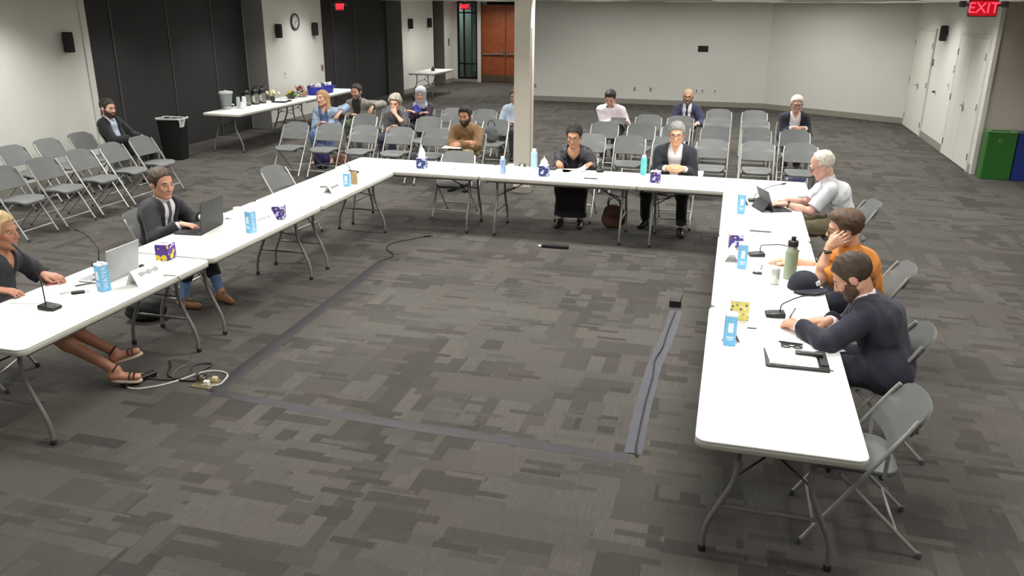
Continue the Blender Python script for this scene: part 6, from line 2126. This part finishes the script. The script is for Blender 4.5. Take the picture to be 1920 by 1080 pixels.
# 10 man in white shirt
person('man in white shirt and bow tie looking down at a tablet', (-2.00, 14.45), -90, (-2.06, 14.36, 1.085), (0, 30, 0), s=1.02, girth=1.15,
       R=dict(w=(-1.99, 14.20, 0.72), pole=vec(-0.35, 0.4, -1), hd=vec(1, -0.3, 0)), L=dict(w=(-1.74, 14.22, 0.72), pole=vec(0.35, 0.4, -1), hd=vec(-0.5, -1, 0)),
       skin=(240, 184, 162), hair=dict(n='dark', c=(44, 36, 32), t='short', top=0.012), top=dict(m=cloth('bright_white_shirt', (238, 228, 234), 0.03), o=0.016, amp=0.004), legwear=dict(m=BLK), shoes=dict(m=LEATH), h=FAR,
       extra=lambda t, base, k: [MB().sphere(tuple(k['N'] + k['f'] * 0.078 + k['tu'] * 0.012 + k['l'] * sg * 0.035 - base), (0.032, 0.014, 0.02), 8, 6).build('bow_tie', cloth('dark_bow', (70, 72, 84)), t) for sg in (-1, 1)])
# 11 bald man
person('bald man with glasses in navy suit and tie in the last row', (-0.82, 15.67), -90, (-0.81, 15.60, 1.03), (0, 6, 0), s=0.98, girth=1.12,
       L=dict(w=(-0.60, 15.32, 0.58)), skin=(212, 166, 138), hair=dict(n='none', c=(60, 46, 40), t='bald'), glasses=dict(n='dark', c=(40, 36, 34)), beard=dict(n='grey', c=(120, 104, 96), o=0.002),
       top=dict(m=WSH, o=0.008, amp=0.002), tie=dict(m=cloth('navy_tie', (34, 36, 60))), jacket=dict(m=cloth('blue_suit', (56, 58, 84)), o=0.022, v=0.36), legwear=dict(m=cloth('blue_suit', (56, 58, 84))), shoes=dict(m=LEATH), h=FAR)
# 12 white haired man in the audience
person('white haired man in dark blazer and white shirt with clasped hands in the audience', (0.98, 14.46), -88, (1.01, 14.38, 1.09), (0, 10, 0), s=1.0, girth=1.08,
       R=dict(w=(0.97, 14.17, 0.735), pole=vec(-0.35, 0.4, -1), hd=vec(0.9, -0.5, 0), th=vec(0, 0, 1), curl=0.8), L=dict(w=(1.16, 14.17, 0.735), pole=vec(0.35, 0.4, -1), hd=vec(-0.9, -0.5, 0), th=vec(0, 0, 1), curl=0.8),
       skin=(240, 188, 166), hair=dict(n='white', c=(222, 216, 200), t='short', o=0.014), glasses=dict(n='dark', c=(40, 36, 34)),
       top=dict(m=WSH, o=0.008, v=0.07, sleeve=1.98, amp=0.003), jacket=dict(m=cloth('dark_blazer', (36, 36, 50)), v=0.42, slope=0.16, open=0.04), legwear=dict(m=BLK), shoes=dict(m=LEATH), h=FAR)

# ------------------------------------------------------------------ things held in hands
t = thing('tablet_computer', 'dark tablet held by the man in white shirt', 'tablet', (-1.87, 14.09, 0.735), 0)
MB().box((0, 0, 0.0), (0.26, 0.18, 0.010), rot=(0.55, 0, 0), bev=0.003).build('slate', BLACKP, t, False)
MB().box((0, 0.003, 0.006), (0.24, 0.16, 0.002), rot=(0.55, 0, 0)).build('screen', M('tablet_screen'), t, False)
t = thing('smartphone', 'phone in the hands of the man by the left wall', 'phone', (-8.50, 10.44, 0.675), 0.2)
MB().box((0, 0, 0.0), (0.15, 0.075, 0.009), rot=(0, -0.3, 0), bev=0.003).build('body', BLACKP, t, False)
MB().box((0, 0, 0.006), (0.135, 0.065, 0.002), rot=(0, -0.3, 0)).build('screen', M('laptop_screen'), t, False)
t = thing('pen', 'black pen in the writing hand of the man in navy suit', 'pen', (0.435, 5.015, TT + 0.006), 0.0, 'pens held in hands')
MB().tube([(0, 0, 0), (0.012, -0.004, 0.028), (0.05, -0.02, 0.13)], [0.001, 0.004, 0.0045], 8).build('barrel', BLACKP, t)
MB().bar((0.046, -0.022, 0.125), (0.034, -0.017, 0.09), 0.003, 0.003).build('clip', CHROME, t, False)
t = thing('pen', 'dark pen in the hand of the woman in tweed jacket', 'pen', (-1.95, 9.66, TT + 0.008), 0.0, 'pens held in hands')
MB().tube([(0, 0, 0), (0.02, 0.01, 0.03), (0.07, 0.03, 0.12)], [0.001, 0.004, 0.0045], 8).build('barrel', BLACKP, t)
MB().bar((0.065, 0.028, 0.115), (0.045, 0.02, 0.08), 0.003, 0.003).build('clip', CHROME, t, False)
sheet('white paper on the lap of the man in brown sweater', (-3.92, 11.36, 0.615), 0.1, 0.28, 0.20)
